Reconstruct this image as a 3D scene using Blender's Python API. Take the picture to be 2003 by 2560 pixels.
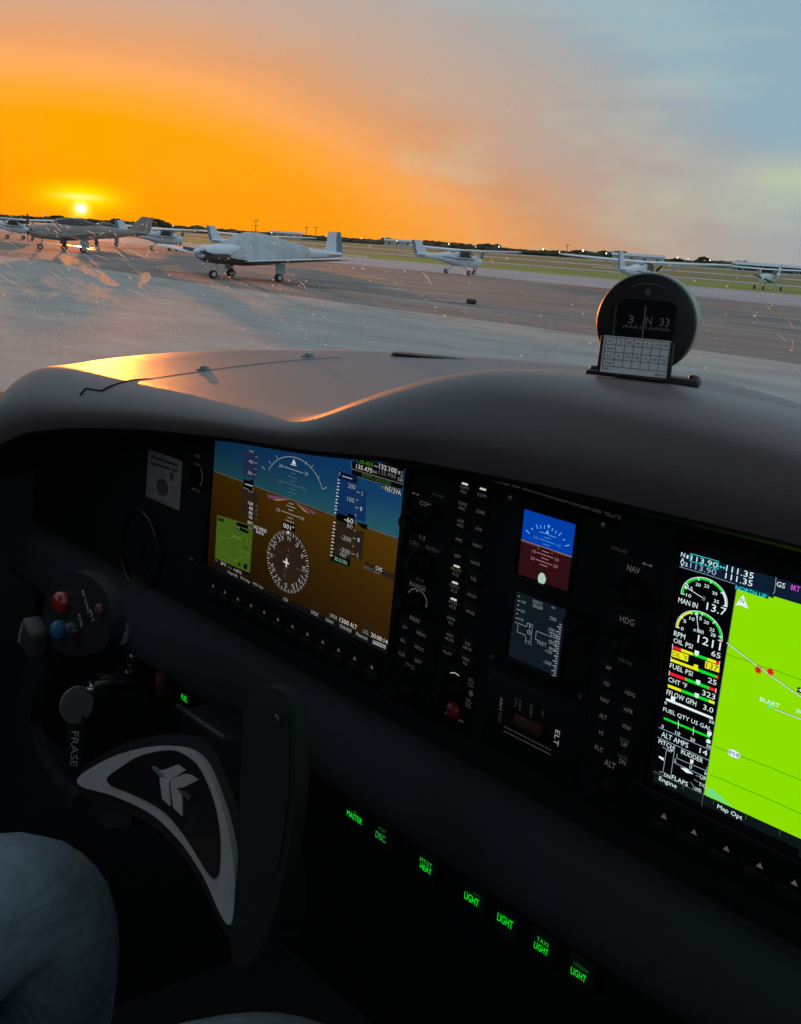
import bpy, bmesh, math, random
from mathutils import Vector, Matrix
random.seed(7)
for o in list(bpy.data.objects): bpy.data.objects.remove(o)
SC = bpy.context.scene
COL = SC.collection
R = math.radians
# ------------------------------------------------------------------ camera (origin = the lens; the ground lies GH below)
GH = 2.0
cd = bpy.data.cameras.new('camera'); cam = bpy.data.objects.new('camera', cd); COL.objects.link(cam)
cd.sensor_fit = 'VERTICAL'; cd.sensor_height = 24; cd.lens = 24*2904.7/2560
cd.clip_start = 0.02; cd.clip_end = 20000
PSI, THE, RHO = 0.870375, 0.227988, 0.065953
fw = Vector((-math.sin(PSI)*math.cos(THE), math.cos(PSI)*math.cos(THE), -math.sin(THE)))
rt = Vector((math.cos(PSI), math.sin(PSI), 0)); up = rt.cross(fw)
r2 = math.cos(RHO)*rt + math.sin(RHO)*up; u2 = -math.sin(RHO)*rt + math.cos(RHO)*up
cam.matrix_world = Matrix(((r2.x,u2.x,-fw.x,0),(r2.y,u2.y,-fw.y,0),(r2.z,u2.z,-fw.z,0),(0,0,0,1)))
SC.camera = cam
SC.render.engine = 'CYCLES'
SC.view_settings.view_transform = 'Standard'; SC.view_settings.look = 'None'
SC.view_settings.exposure = 0.0; SC.view_settings.gamma = 1.0
SC.cycles.use_denoising = True
SC.cycles.max_bounces = 7; SC.cycles.transparent_max_bounces = 16; SC.cycles.glossy_bounces = 4
SC.cycles.sample_clamp_indirect = 4.0
SC.cycles.caustics_reflective = False; SC.cycles.caustics_refractive = False
# ------------------------------------------------------------------ sky: dusk, sun low on the left
SUN_AZ, SUN_EL = -65.7, 0.55          # degrees clockwise from the nose (+Y)
sdir = Vector((math.sin(R(SUN_AZ))*math.cos(R(SUN_EL)), math.cos(R(SUN_AZ))*math.cos(R(SUN_EL)), math.sin(R(SUN_EL))))
def srgb(r, g, b, k=1.0):
    f = lambda c: ((c/255+.055)/1.055)**2.4 if c > 10.3 else c/255/12.92
    return (f(r)*k, f(g)*k, f(b)*k, 1)
W = bpy.data.worlds.new('World'); SC.world = W; W.use_nodes = True
nt = W.node_tree; nt.nodes.clear(); N = nt.nodes; LK = nt.links.new
def math_node(tree, op, a=None, b=None, c=None, clamp=False):
    n = tree.nodes.new('ShaderNodeMath'); n.operation = op; n.use_clamp = clamp
    for i, v in enumerate((a, b, c)):
        if v is None: continue
        if isinstance(v, (int, float)): n.inputs[i].default_value = v
        else: tree.links.new(v, n.inputs[i])
    return n.outputs[0]
def ramp(tree, fac, stops, interp='LINEAR'):
    n = tree.nodes.new('ShaderNodeValToRGB'); e = n.color_ramp.elements; n.color_ramp.interpolation = interp
    while len(e) > 1: e.remove(e[-1])
    e[0].position = stops[0][0]; e[0].color = stops[0][1]
    for p, c in stops[1:]:
        x = e.new(p); x.color = c
    tree.links.new(fac, n.inputs[0]); return n.outputs[0]
tc = N.new('ShaderNodeTexCoord'); sep = N.new('ShaderNodeSeparateXYZ'); LK(tc.outputs['Generated'], sep.inputs[0])
M = lambda *a, **k: math_node(nt, *a, **k)
el = M('MULTIPLY', M('ARCSINE', M('MINIMUM', M('MAXIMUM', sep.outputs[2], -1.0), 1.0)), 57.2958)
az = M('MULTIPLY', M('ARCTAN2', sep.outputs[0], sep.outputs[1]), 57.2958)
daz = M('SUBTRACT', az, SUN_AZ)
daz = M('SUBTRACT', daz, M('MULTIPLY', M('ROUND', M('DIVIDE', daz, 360.0)), 360.0))
adaz = M('ABSOLUTE', daz)
comb = N.new('ShaderNodeCombineXYZ'); LK(M('MULTIPLY', daz, 0.05), comb.inputs[0]); LK(M('MULTIPLY', el, 0.16), comb.inputs[1])
nz = N.new('ShaderNodeTexNoise'); nz.inputs['Scale'].default_value = 1.1; nz.inputs['Detail'].default_value = 5; nz.inputs['Distortion'].default_value = .6; LK(comb.outputs[0], nz.inputs['Vector'])
cl = M('MULTIPLY', M('SUBTRACT', nz.outputs[0], 0.5), 5.0)
wz = M('ADD', .37, M('MULTIPLY', M('MINIMUM', M('MAXIMUM', el, 0.0), 6.0), .021))
d2 = M('POWER', M('MULTIPLY', adaz, wz), 2.0); e2 = M('POWER', M('MULTIPLY', M('SUBTRACT', el, SUN_EL), 1.12), 2.0)
dist = M('ADD', M('SQRT', M('ADD', d2, e2)), M('MULTIPLY', cl, M('MINIMUM', M('DIVIDE', M('SQRT', M('ADD', d2, e2)), 14.0), 1.0)))
fac = M('DIVIDE', dist, 90.0, clamp=True)
p = lambda d: d/90
skyc = ramp(nt, fac, [(0, srgb(255,158,0)), (p(4.6), srgb(255,158,2)), (p(5.7), srgb(252,162,48)), (p(7), srgb(240,164,92)), (p(8.6), srgb(208,153,112)),
    (p(10.6), srgb(186,161,146)), (p(13.5), srgb(162,166,168)), (p(16.2), srgb(138,172,190)), (p(26), srgb(138,170,188)), (p(45), srgb(158,182,196)), (p(75), srgb(164,182,194)), (1, srgb(160,176,188))])
# yellow glow lying over the sun, and the sun's own disc
def gauss(dx, sx, dy, sy):
    return M('POWER', 2.71828, M('MULTIPLY', M('ADD', M('POWER', M('DIVIDE', dx, sx), 2.0), M('POWER', M('DIVIDE', dy, sy), 2.0)), -1.0))
g1 = gauss(daz, 1.6, M('SUBTRACT', el, SUN_EL+.5), .55)
g2 = gauss(daz, .62, M('SUBTRACT', el, SUN_EL+.12), .62)
g3 = gauss(daz, .75, M('SUBTRACT', el, SUN_EL+.52), .11)
disc = M('MULTIPLY', M('LESS_THAN', M('ADD', M('POWER', daz, 2.0), e2), 0.185**2), 1.0)
def mixc(tree, f, a, b, mode='MIX'):
    n = tree.nodes.new('ShaderNodeMix'); n.data_type = 'RGBA'; n.blend_type = mode
    for s, v in ((0, f), (6, a), (7, b)):
        if isinstance(v, (int, float)): n.inputs[s].default_value = v
        elif isinstance(v, tuple): n.inputs[s].default_value = v
        else: tree.links.new(v, n.inputs[s])
    return n.outputs[2]
c = mixc(nt, M('MULTIPLY', M('MAXIMUM', g1, g2), .95, clamp=True), skyc, (1.0, .93, 0.0, 1))
c = mixc(nt, M('MULTIPLY', g3, .9, clamp=True), c, (1, 1, .25, 1))
g4 = gauss(daz, .26, M('SUBTRACT', el, SUN_EL), .26)
c = mixc(nt, M('MULTIPLY', g4, .9, clamp=True), c, (1.6, 1.5, .5, 1))
c = mixc(nt, disc, c, (4, 3.4, 2.0, 1))
# a paler streak of thin cloud away from the sun
nz2 = N.new('ShaderNodeTexNoise'); nz2.inputs['Scale'].default_value = 2.6; nz2.inputs['Detail'].default_value = 6; LK(comb.outputs[0], nz2.inputs['Vector'])
st = M('MULTIPLY', M('SUBTRACT', nz2.outputs[0], .48, clamp=True), M('MULTIPLY', M('SUBTRACT', adaz, 14.0, clamp=True), M('SUBTRACT', 1.0, M('MULTIPLY', el, .05), clamp=True)))
c = mixc(nt, M('MULTIPLY', st, 1.9, clamp=True), c, srgb(196,206,176))
c = mixc(nt, M('MULTIPLY', M('SUBTRACT', 0.0, el, clamp=True), 1.0, clamp=True), c, (.05, .05, .05, 1))
pg = gauss(M('SUBTRACT', az, -31.5), 5.5, M('SUBTRACT', el, M('ADD', 3.6, M('MULTIPLY', M('ADD', az, 33.0), .18))), 1.25)
c = mixc(nt, M('MULTIPLY', pg, M('ADD', .25, M('MULTIPLY', nz2.outputs[0], .8)), clamp=True), c, srgb(192,204,172))
bg = N.new('ShaderNodeBackground'); LK(c, bg.inputs[0]); bg.inputs[1].default_value = 1.0
sky = N.new('ShaderNodeTexSky'); sky.sky_type = 'NISHITA'; sky.sun_disc = False
sky.sun_elevation = R(1.5); sky.sun_rotation = R(SUN_AZ); sky.air_density = 1.6; sky.dust_density = 3
bg2 = N.new('ShaderNodeBackground'); LK(sky.outputs[0], bg2.inputs[0]); bg2.inputs[1].default_value = .02
ad = N.new('ShaderNodeAddShader'); LK(bg.outputs[0], ad.inputs[0]); LK(bg2.outputs[0], ad.inputs[1])
wo = N.new('ShaderNodeOutputWorld'); LK(ad.outputs[0], wo.inputs[0])
sl = bpy.data.lights.new('sun', 'SUN'); sl.energy = 2.3; sl.angle = R(.5); sl.color = (1, .27, .03)
so = bpy.data.objects.new('sun', sl); COL.objects.link(so)
LEL = 2.1
so.rotation_euler = Vector((math.sin(R(SUN_AZ))*math.cos(R(LEL)), math.cos(R(SUN_AZ))*math.cos(R(LEL)), math.sin(R(LEL)))).to_track_quat('Z', 'Y').to_euler()
so.location = (-40, 18, 6)
# ------------------------------------------------------------------ materials
MATS = {}
def pbr(name, col, rough=.6, metal=0, var=.12, scale=30, bump=0, bscale=200, spec=.5, sheen=0, coat=0, col2=None, coords='Object', detail=4):
    if name in MATS: return MATS[name]
    m = bpy.data.materials.new(name); m.use_nodes = True; t = m.node_tree; b = t.nodes['Principled BSDF']
    tcn = t.nodes.new('ShaderNodeTexCoord'); n = t.nodes.new('ShaderNodeTexNoise'); n.inputs['Scale'].default_value = scale; n.inputs['Detail'].default_value = detail
    t.links.new(tcn.outputs[coords], n.inputs['Vector'])
    c = col if len(col) == 4 else (*col, 1)
    if col2: k2 = col2 if len(col2) == 4 else (*col2, 1); k1 = c
    else: k1 = tuple(x*(1-var) for x in c[:3])+(1,); k2 = tuple(min(1, x*(1+var)) for x in c[:3])+(1,)
    t.links.new(ramp(t, n.outputs[0], [(.32, k1), (.68, k2)]), b.inputs['Base Color'])
    r = t.nodes.new('ShaderNodeMapRange'); r.inputs[3].default_value = max(.02, rough-.08); r.inputs[4].default_value = min(1, rough+.08)
    t.links.new(n.outputs[0], r.inputs[0]); t.links.new(r.outputs[0], b.inputs['Roughness'])
    b.inputs['Metallic'].default_value = metal; b.inputs['Specular IOR Level'].default_value = spec
    if sheen: b.inputs['Sheen Weight'].default_value = sheen; b.inputs['Sheen Roughness'].default_value = .5
    if coat: b.inputs['Coat Weight'].default_value = coat; b.inputs['Coat Roughness'].default_value = .1
    if bump:
        n2 = t.nodes.new('ShaderNodeTexNoise'); n2.inputs['Scale'].default_value = bscale; n2.inputs['Detail'].default_value = 3; t.links.new(tcn.outputs[coords], n2.inputs['Vector'])
        bp = t.nodes.new('ShaderNodeBump'); bp.inputs['Strength'].default_value = bump; bp.inputs['Distance'].default_value = .002
        t.links.new(n2.outputs[0], bp.inputs['Height']); t.links.new(bp.outputs[0], b.inputs['Normal'])
    MATS[name] = m; return m
def emit(name, col, k=1.0):
    if name in MATS: return MATS[name]
    m = bpy.data.materials.new(name); m.use_nodes = True; t = m.node_tree; t.nodes.clear()
    e = t.nodes.new('ShaderNodeEmission'); e.inputs[0].default_value = col; e.inputs[1].default_value = k
    o = t.nodes.new('ShaderNodeOutputMaterial'); t.links.new(e.outputs[0], o.inputs[0]); MATS[name] = m; return m
BLK = pbr('panel_black', (.0055,.005,.0055), .65, bump=.15, bscale=900, spec=.25)
BEZ = pbr('bezel_black', (.004,.0037,.004), .6, bump=.1, bscale=1200, spec=.25)
KNB = pbr('knob_black', (.004,.004,.0043), .6, spec=.25)
PAD = pbr('knee_pad_grey', (.027,.031,.039), .75, bump=.3, bscale=700)
LEA = pbr('glareshield_grey', (.15,.108,.106), .43, var=.16, scale=9, bump=.13, bscale=1100, spec=.9, sheen=0, detail=9)
STEEL = pbr('screw_steel', (.45,.45,.45), .3, 1)
CHROME = pbr('chrome', (.6,.6,.6), .15, 1)
# ------------------------------------------------------------------ object helpers
def tag(o, label=None, cat=None, group=None, kind=None):
    if label: o['label'] = label
    if cat: o['category'] = cat
    if group: o['group'] = group
    if kind: o['kind'] = kind
    return o
def me(name, v, f, mat=None, smooth=False):
    m = bpy.data.meshes.new(name); m.from_pydata([tuple(x) for x in v], [], f); m.update()
    if mat: m.materials.append(mat)
    if smooth: m.polygons.foreach_set('use_smooth', [True]*len(m.polygons))
    return m
def obj(name, v, f, mat, parent=None, smooth=False, off=None):
    if off is not None: v = [Vector(x)-Vector(off) for x in v]
    o = bpy.data.objects.new(name, me(name, v, f, mat, smooth)); COL.objects.link(o); o.parent = parent
    if parent is None and off is not None: o.location = off
    return o
def bmobj(name, bm, mat, parent=None, smooth=False):
    m = bpy.data.meshes.new(name); bm.normal_update(); bm.to_mesh(m); bm.free(); m.materials.append(mat)
    if smooth: m.polygons.foreach_set('use_smooth', [True]*len(m.polygons))
    o = bpy.data.objects.new(name, m); COL.objects.link(o); o.parent = parent; return o
def empty(name, loc, rot=(0,0,0)):
    o = bpy.data.objects.new(name, None); COL.objects.link(o); o.location = loc; o.rotation_euler = rot; o.empty_display_size = .05; return o
def copy_tree(o, parent=None):
    c = o.copy(); COL.objects.link(c); c.parent = parent
    for ch in [x for x in o.children]: copy_tree(ch, c)
    return c
class MB:
    def __init__(s): s.v = []; s.f = []
    def add(s, v, f): n = len(s.v); s.v += [tuple(x) for x in v]; s.f += [tuple(i+n for i in q) for q in f]; return s
    def box(s, x0,x1,y0,y1,z0,z1):
        return s.add([(x0,y0,z0),(x1,y0,z0),(x1,y1,z0),(x0,y1,z0),(x0,y0,z1),(x1,y0,z1),(x1,y1,z1),(x0,y1,z1)], [(3,2,1,0),(4,5,6,7),(0,1,5,4),(1,2,6,5),(2,3,7,6),(3,0,4,7)])
    def tube(s, a, b, r0, r1=None, n=8):
        r1 = r0 if r1 is None else r1; a, b = Vector(a), Vector(b); d = (b-a).normalized(); q = d.to_track_quat('Z','Y')
        v = [a+q@Vector((r0*math.cos(t),r0*math.sin(t),0)) for t in [2*math.pi*i/n for i in range(n)]]+[b+q@Vector((r1*math.cos(t),r1*math.sin(t),0)) for t in [2*math.pi*i/n for i in range(n)]]
        return s.add(v, [(i,(i+1)%n,n+(i+1)%n,n+i) for i in range(n)]+[tuple(range(n-1,-1,-1)), tuple(range(n,2*n))])
    def lathe(s, prof, n=24, c=(0,0,0), ax='Z'):      # prof: (r, h) pairs along the axis
        v = []; f = []
        for r, h in prof:
            for i in range(n):
                t = 2*math.pi*i/n; x, y = r*math.cos(t), r*math.sin(t)
                q = (x,y,h) if ax == 'Z' else (x,h,y) if ax == 'Y' else (h,x,y)
                v.append((c[0]+q[0], c[1]+q[1], c[2]+q[2]))
        for k in range(len(prof)-1):
            for i in range(n): f.append((k*n+i, k*n+(i+1)%n, (k+1)*n+(i+1)%n, (k+1)*n+i))
        f.append(tuple(range(n-1,-1,-1))); f.append(tuple(range((len(prof)-1)*n, len(prof)*n)))
        return s.add(v, f)
    def build(s, name, mat, parent=None, smooth=False, fix=True):
        o = obj(name, s.v, s.f, mat, parent, smooth)
        if fix:
            bm = bmesh.new(); bm.from_mesh(o.data); bmesh.ops.recalc_face_normals(bm, faces=bm.faces); bm.to_mesh(o.data); bm.free()
        return o
def autosmooth(o, ang=40):
    o.data.polygons.foreach_set('use_smooth', [True]*len(o.data.polygons))
    bm = bmesh.new(); bm.from_mesh(o.data)
    for e in bm.edges:
        e.smooth = not (len(e.link_faces) == 2 and e.calc_face_angle(0) > R(ang))
    bm.to_mesh(o.data); bm.free(); return o
def rbox(name, x0,x1,y0,y1,z0,z1, mat, parent=None, bev=.002, seg=2):
    bm = bmesh.new(); bmesh.ops.create_cube(bm, size=1)
    for q in bm.verts: q.co = Vector(((x0+x1)/2+q.co.x*(x1-x0), (y0+y1)/2+q.co.y*(y1-y0), (z0+z1)/2+q.co.z*(z1-z0)))
    bmesh.ops.bevel(bm, geom=bm.edges[:], offset=bev, segments=seg, affect='EDGES', profile=.5)
    return autosmooth(bmobj(name, bm, mat, parent), 50)
def prism(name, poly, z0, z1, mat, parent=None, bev=0, seg=2, mapf=None):   # polygon in x,y extruded in z
    bm = bmesh.new(); n = len(poly)
    a = [bm.verts.new((x,y,z0)) for x,y in poly]; b = [bm.verts.new((x,y,z1)) for x,y in poly]
    top = bm.faces.new(b); bm.faces.new(a[::-1])
    for i in range(n): bm.faces.new((a[i],a[(i+1)%n],b[(i+1)%n],b[i]))
    bmesh.ops.recalc_face_normals(bm, faces=bm.faces)
    if bev: bmesh.ops.bevel(bm, geom=[e for e in bm.edges if e.verts[0].co.z == e.verts[1].co.z == z1], offset=bev, segments=seg, affect='EDGES', profile=.5)
    bmesh.ops.triangulate(bm, faces=[f for f in bm.faces if len(f.verts) > 4])
    if mapf:
        for q in bm.verts: q.co = mapf(q.co)
    return autosmooth(bmobj(name, bm, mat, parent), 45)
def interp(x, pts):
    if x <= pts[0][0]: return pts[0][1]
    for (a, va), (b, vb) in zip(pts, pts[1:]):
        if x <= b:
            t = (x-a)/(b-a); t = t*t*(3-2*t)*.5+t*.5; return va+(vb-va)*t
    return pts[-1][1]
def smooth_table(pts, sig=.016):
    x0, x1 = pts[0][0], pts[-1][0]; n = 400; h = (x1-x0)/n; raw = []
    for i in range(n+1):
        x = x0+h*i
        for (a, va), (b, vb) in zip(pts, pts[1:]):
            if x <= b+1e-9: raw.append(va+(vb-va)*(x-a)/(b-a)); break
    w = max(1, int(3*sig/h)); ker = [math.exp(-.5*(k*h/sig)**2) for k in range(-w, w+1)]; sk = sum(ker)
    return [(x0+h*i, sum(raw[min(n, max(0, i+k))]*ker[k+w] for k in range(-w, w+1))/sk) for i in range(n+1)]
def tab(x, T):
    x0 = T[0][0]; h = T[1][0]-x0; f = max(0, min(len(T)-1.001, (x-x0)/h)); i = int(f); return T[i][1]+(T[i+1][1]-T[i][1])*(f-i)
def smooth01(t): t = max(0, min(1, t)); return t*t*(3-2*t)
def smooth_poly(P, k=4):
    n = len(P); o = []
    for i in range(n):
        a, b, c, d = P[i-1], P[i], P[(i+1)%n], P[(i+2)%n]
        for j in range(k):
            t = j/k; o.append(tuple(.5*((2*b[q])+(-a[q]+c[q])*t+(2*a[q]-5*b[q]+4*c[q]-d[q])*t*t+(-a[q]+3*b[q]-3*c[q]+d[q])*t**3) for q in (0,1)))
    return o
_TX = {}
def text_mesh(txt):
    txt = txt.replace('~', '\u00b0')
    if txt in _TX: return _TX[txt]
    cu = bpy.data.curves.new('t', 'FONT'); cu.body = txt; cu.resolution_u = 2
    o = bpy.data.objects.new('t', cu); COL.objects.link(o); dg = bpy.context.evaluated_depsgraph_get(); m = o.evaluated_get(dg).to_mesh()
    v = [tuple(q.co) for q in m.vertices]; f = [tuple(q.vertices) for q in m.polygons]
    o.evaluated_get(dg).to_mesh_clear(); bpy.data.objects.remove(o); bpy.data.curves.remove(cu)
    x0 = min(q[0] for q in v); x1 = max(q[0] for q in v); y0 = min(q[1] for q in v); y1 = max(q[1] for q in v)
    _TX[txt] = ([((q[0]-x0)/(x1-x0), (q[1]-y0)/(y1-y0)) for q in v], f); return _TX[txt]
# ------------------------------------------------------------------ ground, apron, grass
def ground_mat(name, c1, c2, scale, streak=None, rough=.85, stain=0, spec=.3):
    m = bpy.data.materials.new(name); m.use_nodes = True; t = m.node_tree; b = t.nodes['Principled BSDF']
    g = t.nodes.new('ShaderNodeNewGeometry')
    n = t.nodes.new('ShaderNodeTexNoise'); n.inputs['Scale'].default_value = scale; n.inputs['Detail'].default_value = 8; n.inputs['Roughness'].default_value = .65
    mp = t.nodes.new('ShaderNodeMapping'); mp.inputs['Scale'].default_value = streak or (1,1,1)
    t.links.new(g.outputs['Position'], mp.inputs['Vector']); t.links.new(mp.outputs[0], n.inputs['Vector'])
    col = ramp(t, n.outputs[0], [(.35, (*c1,1)), (.65, (*c2,1))])
    if stain:
        n2 = t.nodes.new('ShaderNodeTexNoise'); n2.inputs['Scale'].default_value = .9; n2.inputs['Detail'].default_value = 5
        mp2 = t.nodes.new('ShaderNodeMapping'); mp2.inputs['Scale'].default_value = (.12,.6,1); t.links.new(g.outputs['Position'], mp2.inputs['Vector']); t.links.new(mp2.outputs[0], n2.inputs['Vector'])
        f = math_node(t, 'MULTIPLY', math_node(t, 'SUBTRACT', n2.outputs[0], .58, clamp=True), stain, clamp=True)
        col = mixc(t, f, col, tuple(min(1, x*1.7) for x in c2)+(1,))
    if stain:
        n3 = t.nodes.new('ShaderNodeTexNoise'); n3.inputs['Scale'].default_value = 1.0; n3.inputs['Detail'].default_value = 9; n3.inputs['Roughness'].default_value = .7
        mp3 = t.nodes.new('ShaderNodeMapping'); mp3.inputs['Scale'].default_value = (.5,2.4,1); mp3.inputs['Location'].default_value = (5,9,2); t.links.new(g.outputs['Position'], mp3.inputs['Vector']); t.links.new(mp3.outputs[0], n3.inputs['Vector'])
        col = mixc(t, math_node(t, 'MULTIPLY', math_node(t, 'SUBTRACT', n3.outputs[0], .56, clamp=True), 2.6, clamp=True), col, tuple(x*.55 for x in c1)+(1,))
    t.links.new(col, b.inputs['Base Color']); b.inputs['Roughness'].default_value = rough; b.inputs['Specular IOR Level'].default_value = spec
    return m
G0 = -GH
GRASS = ground_mat('grass_field', (.08,.125,.025), (.17,.2,.05), .03, (.35,2.2,1))
GRASS2 = ground_mat('grass_strip', (.09,.19,.02), (.19,.32,.05), .3, (.2,1.2,1))
CONC = ground_mat('taxilane_concrete', (.34,.32,.295), (.46,.435,.405), .6, (.6,1.5,1), .88, .6, .15)
ASPH = ground_mat('apron_asphalt', (.19,.16,.142), (.31,.268,.242), .5, (.35,1.6,1), .88, 4, .15)
PALE = ground_mat('taxiway_grey', (.3,.305,.31), (.42,.425,.43), .25, (.2,1.4,1), .8, 2)
def sheet(name, x0, x1, y0, y1, z, mat, wav=0, nx=1):
    v = []; 
    for i in range(nx+1):
        x = x0+(x1-x0)*i/nx; w = wav*(math.sin(x*.21)+.6*math.sin(x*.53+1)) if wav else 0
        v += [(x, y0+w, z), (x, y1+w*.7, z)]
    f = [(2*i, 2*i+2, 2*i+3, 2*i+1) for i in range(nx)]
    return tag(obj(name, v, f, mat), kind='structure')
sheet('ground', -9000, 9000, -9000, 9000, G0, GRASS)
sheet('taxilane', -400, 300, -60, 23.0, G0+.004, CONC)
sheet('apron', -400, 300, 22.6, 57, G0+.008, ASPH, .18, 200)
sheet('taxiway', -420, 300, 56.4, 81, G0+.012, PALE, .25, 200)
sheet('grass_strip', -420, 300, 80.6, 108, G0+.016, GRASS2, .3, 200)
sheet('taxiway', -600, 400, 112, 121, G0+.02, PALE, .2, 120)
sheet('taxiway', -700, 400, 172, 192, G0+.024, PALE, .2, 120)
sheet('runway', -1200, 700, 300, 345, G0+.028, PALE)
# painted lines and puddles on the apron
PAINT = pbr('faded_line_paint', (.55,.54,.5), .8, var=.3, scale=3)
sheet('taxiway_edge_line', -400, 300, 110.2, 110.9, G0+.022, PAINT)
WATER = pbr('puddle_water', (.05,.045,.04), .2, var=.05, spec=.6)
for x, y, a, b in ((-51, 39.5, 2.6, .35), (-60, 44, 3, .4), (-92, 40, 6, .5), (-80.5, 38, 3.5, .35), (-63, 33, 2.2, .2), (-104, 38.5, 4, .5)):
    n = 28; v = [(x+a*math.cos(t)*(1+.25*math.sin(3*t+x)), y+b*math.sin(t)*(1+.3*math.cos(2*t+y)), G0+.016) for t in [2*math.pi*i/n for i in range(n)]]
    tag(obj('puddle', v, [tuple(range(n))], WATER), kind='structure')
# ------------------------------------------------------------------ parked aircraft
WHT = pbr('aircraft_white', (.72,.78,.84), .35, var=.06, scale=3, coat=.3)
GLS = pbr('cabin_glass_dark', (.04,.05,.06), .1, var=.1)
TYRE = pbr('tyre_rubber', (.02,.02,.02), .85)
HUBM = pbr('wheel_hub', (.6,.6,.58), .4, .3)
DRK = pbr('aircraft_dark', (.3,.265,.24), .35, var=.12, scale=3, coat=.4)
BLU = pbr('aircraft_trim_blue', (.10,.22,.34), .35, var=.1)
PROP = pbr('propeller_dark', (.03,.03,.03), .4)
BELLY = pbr('belly_red_wing_shade', (.075,.045,.045), .4, var=.15, scale=4)
def ring(y, hw, hh, zc, pw, n=20):
    o = []
    for i in range(n):
        t = 2*math.pi*i/n; c, s = math.cos(t), math.sin(t)
        o.append((hw*math.copysign(abs(c)**(2/pw), c), y, zc+hh*math.copysign(abs(s)**(2/pw), s)))
    return o
def loft(rings):
    n = len(rings[0]); v = [p for r in rings for p in r]; f = []
    for k in range(len(rings)-1):
        for i in range(n): f.append((k*n+i, k*n+(i+1)%n, (k+1)*n+(i+1)%n, (k+1)*n+i))
    f.append(tuple(range(n-1,-1,-1))); f.append(tuple(range((len(rings)-1)*n, len(rings)*n))); return v, f
def airfoil(le, te, pos, thick, axis):   # section from leading to trailing edge; axis 'x' = wing, 'z' = fin
    o = []; m = 7
    up_ = [(i/(m-1)) for i in range(m)]
    prof = [(u, thick*(1.9*math.sqrt(u)*(1-u)+.12*u+.02)) for u in up_]+[(u, -thick*.75*(1.9*math.sqrt(u)*(1-u)+.12*u+.02)) for u in reversed(up_)]
    for u, h in prof:
        y = le+(te-le)*u
        o.append((pos[0], y, pos[1]+h) if axis == 'x' else (pos[0]+h, y, pos[1]))
    return o
def surf(secs): return loft(secs)
def wheel(parent, x, y, z, r, w):
    t = MB().lathe([(r*.55,-w*.5),(r*.9,-w*.5),(r,-w*.25),(r,w*.25),(r*.9,w*.5),(r*.55,w*.5)], 18, (x,y,z), 'X').build('wheel', TYRE, parent, True)
    MB().lathe([(r*.2,-w*.56),(r*.55,-w*.53),(r*.55,w*.53),(r*.2,w*.56)], 14, (x,y,z), 'X').build('hub', HUBM, t)
def finish(parent, v, f, name, mat, ang=35):
    o = obj(name, v, f, mat, parent); bm = bmesh.new(); bm.from_mesh(o.data); bmesh.ops.recalc_face_normals(bm, faces=bm.faces); bm.to_mesh(o.data); bm.free()
    return autosmooth(o, ang)
def propeller(t, y, z, rot, r=.95):
    MB().lathe([(.16,0),(.15,.1),(.1,.2),(.02,.28)], 16, (0,y,z), 'Y').build('spinner', WHT, t, True)
    m = MB()
    for s in (0, math.pi):
        a = rot+s; d = Vector((math.sin(a),0,math.cos(a))); e = Vector((math.cos(a),0,-math.sin(a)))
        P = []
        for u, w, tw in ((.1,.05,.06),(.35,.085,.05),(.7,.075,.03),(r,.04,.01)):
            c0 = Vector((0,y+.06,z))+d*u
            P.append([c0+e*w+Vector((0,tw,0)), c0-e*w-Vector((0,tw,0)), c0-e*w-Vector((0,tw+.02,0)), c0+e*w+Vector((0,tw-.02,0))])
        m.add(*loft(P))
    m.build('propeller', PROP, t)
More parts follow.
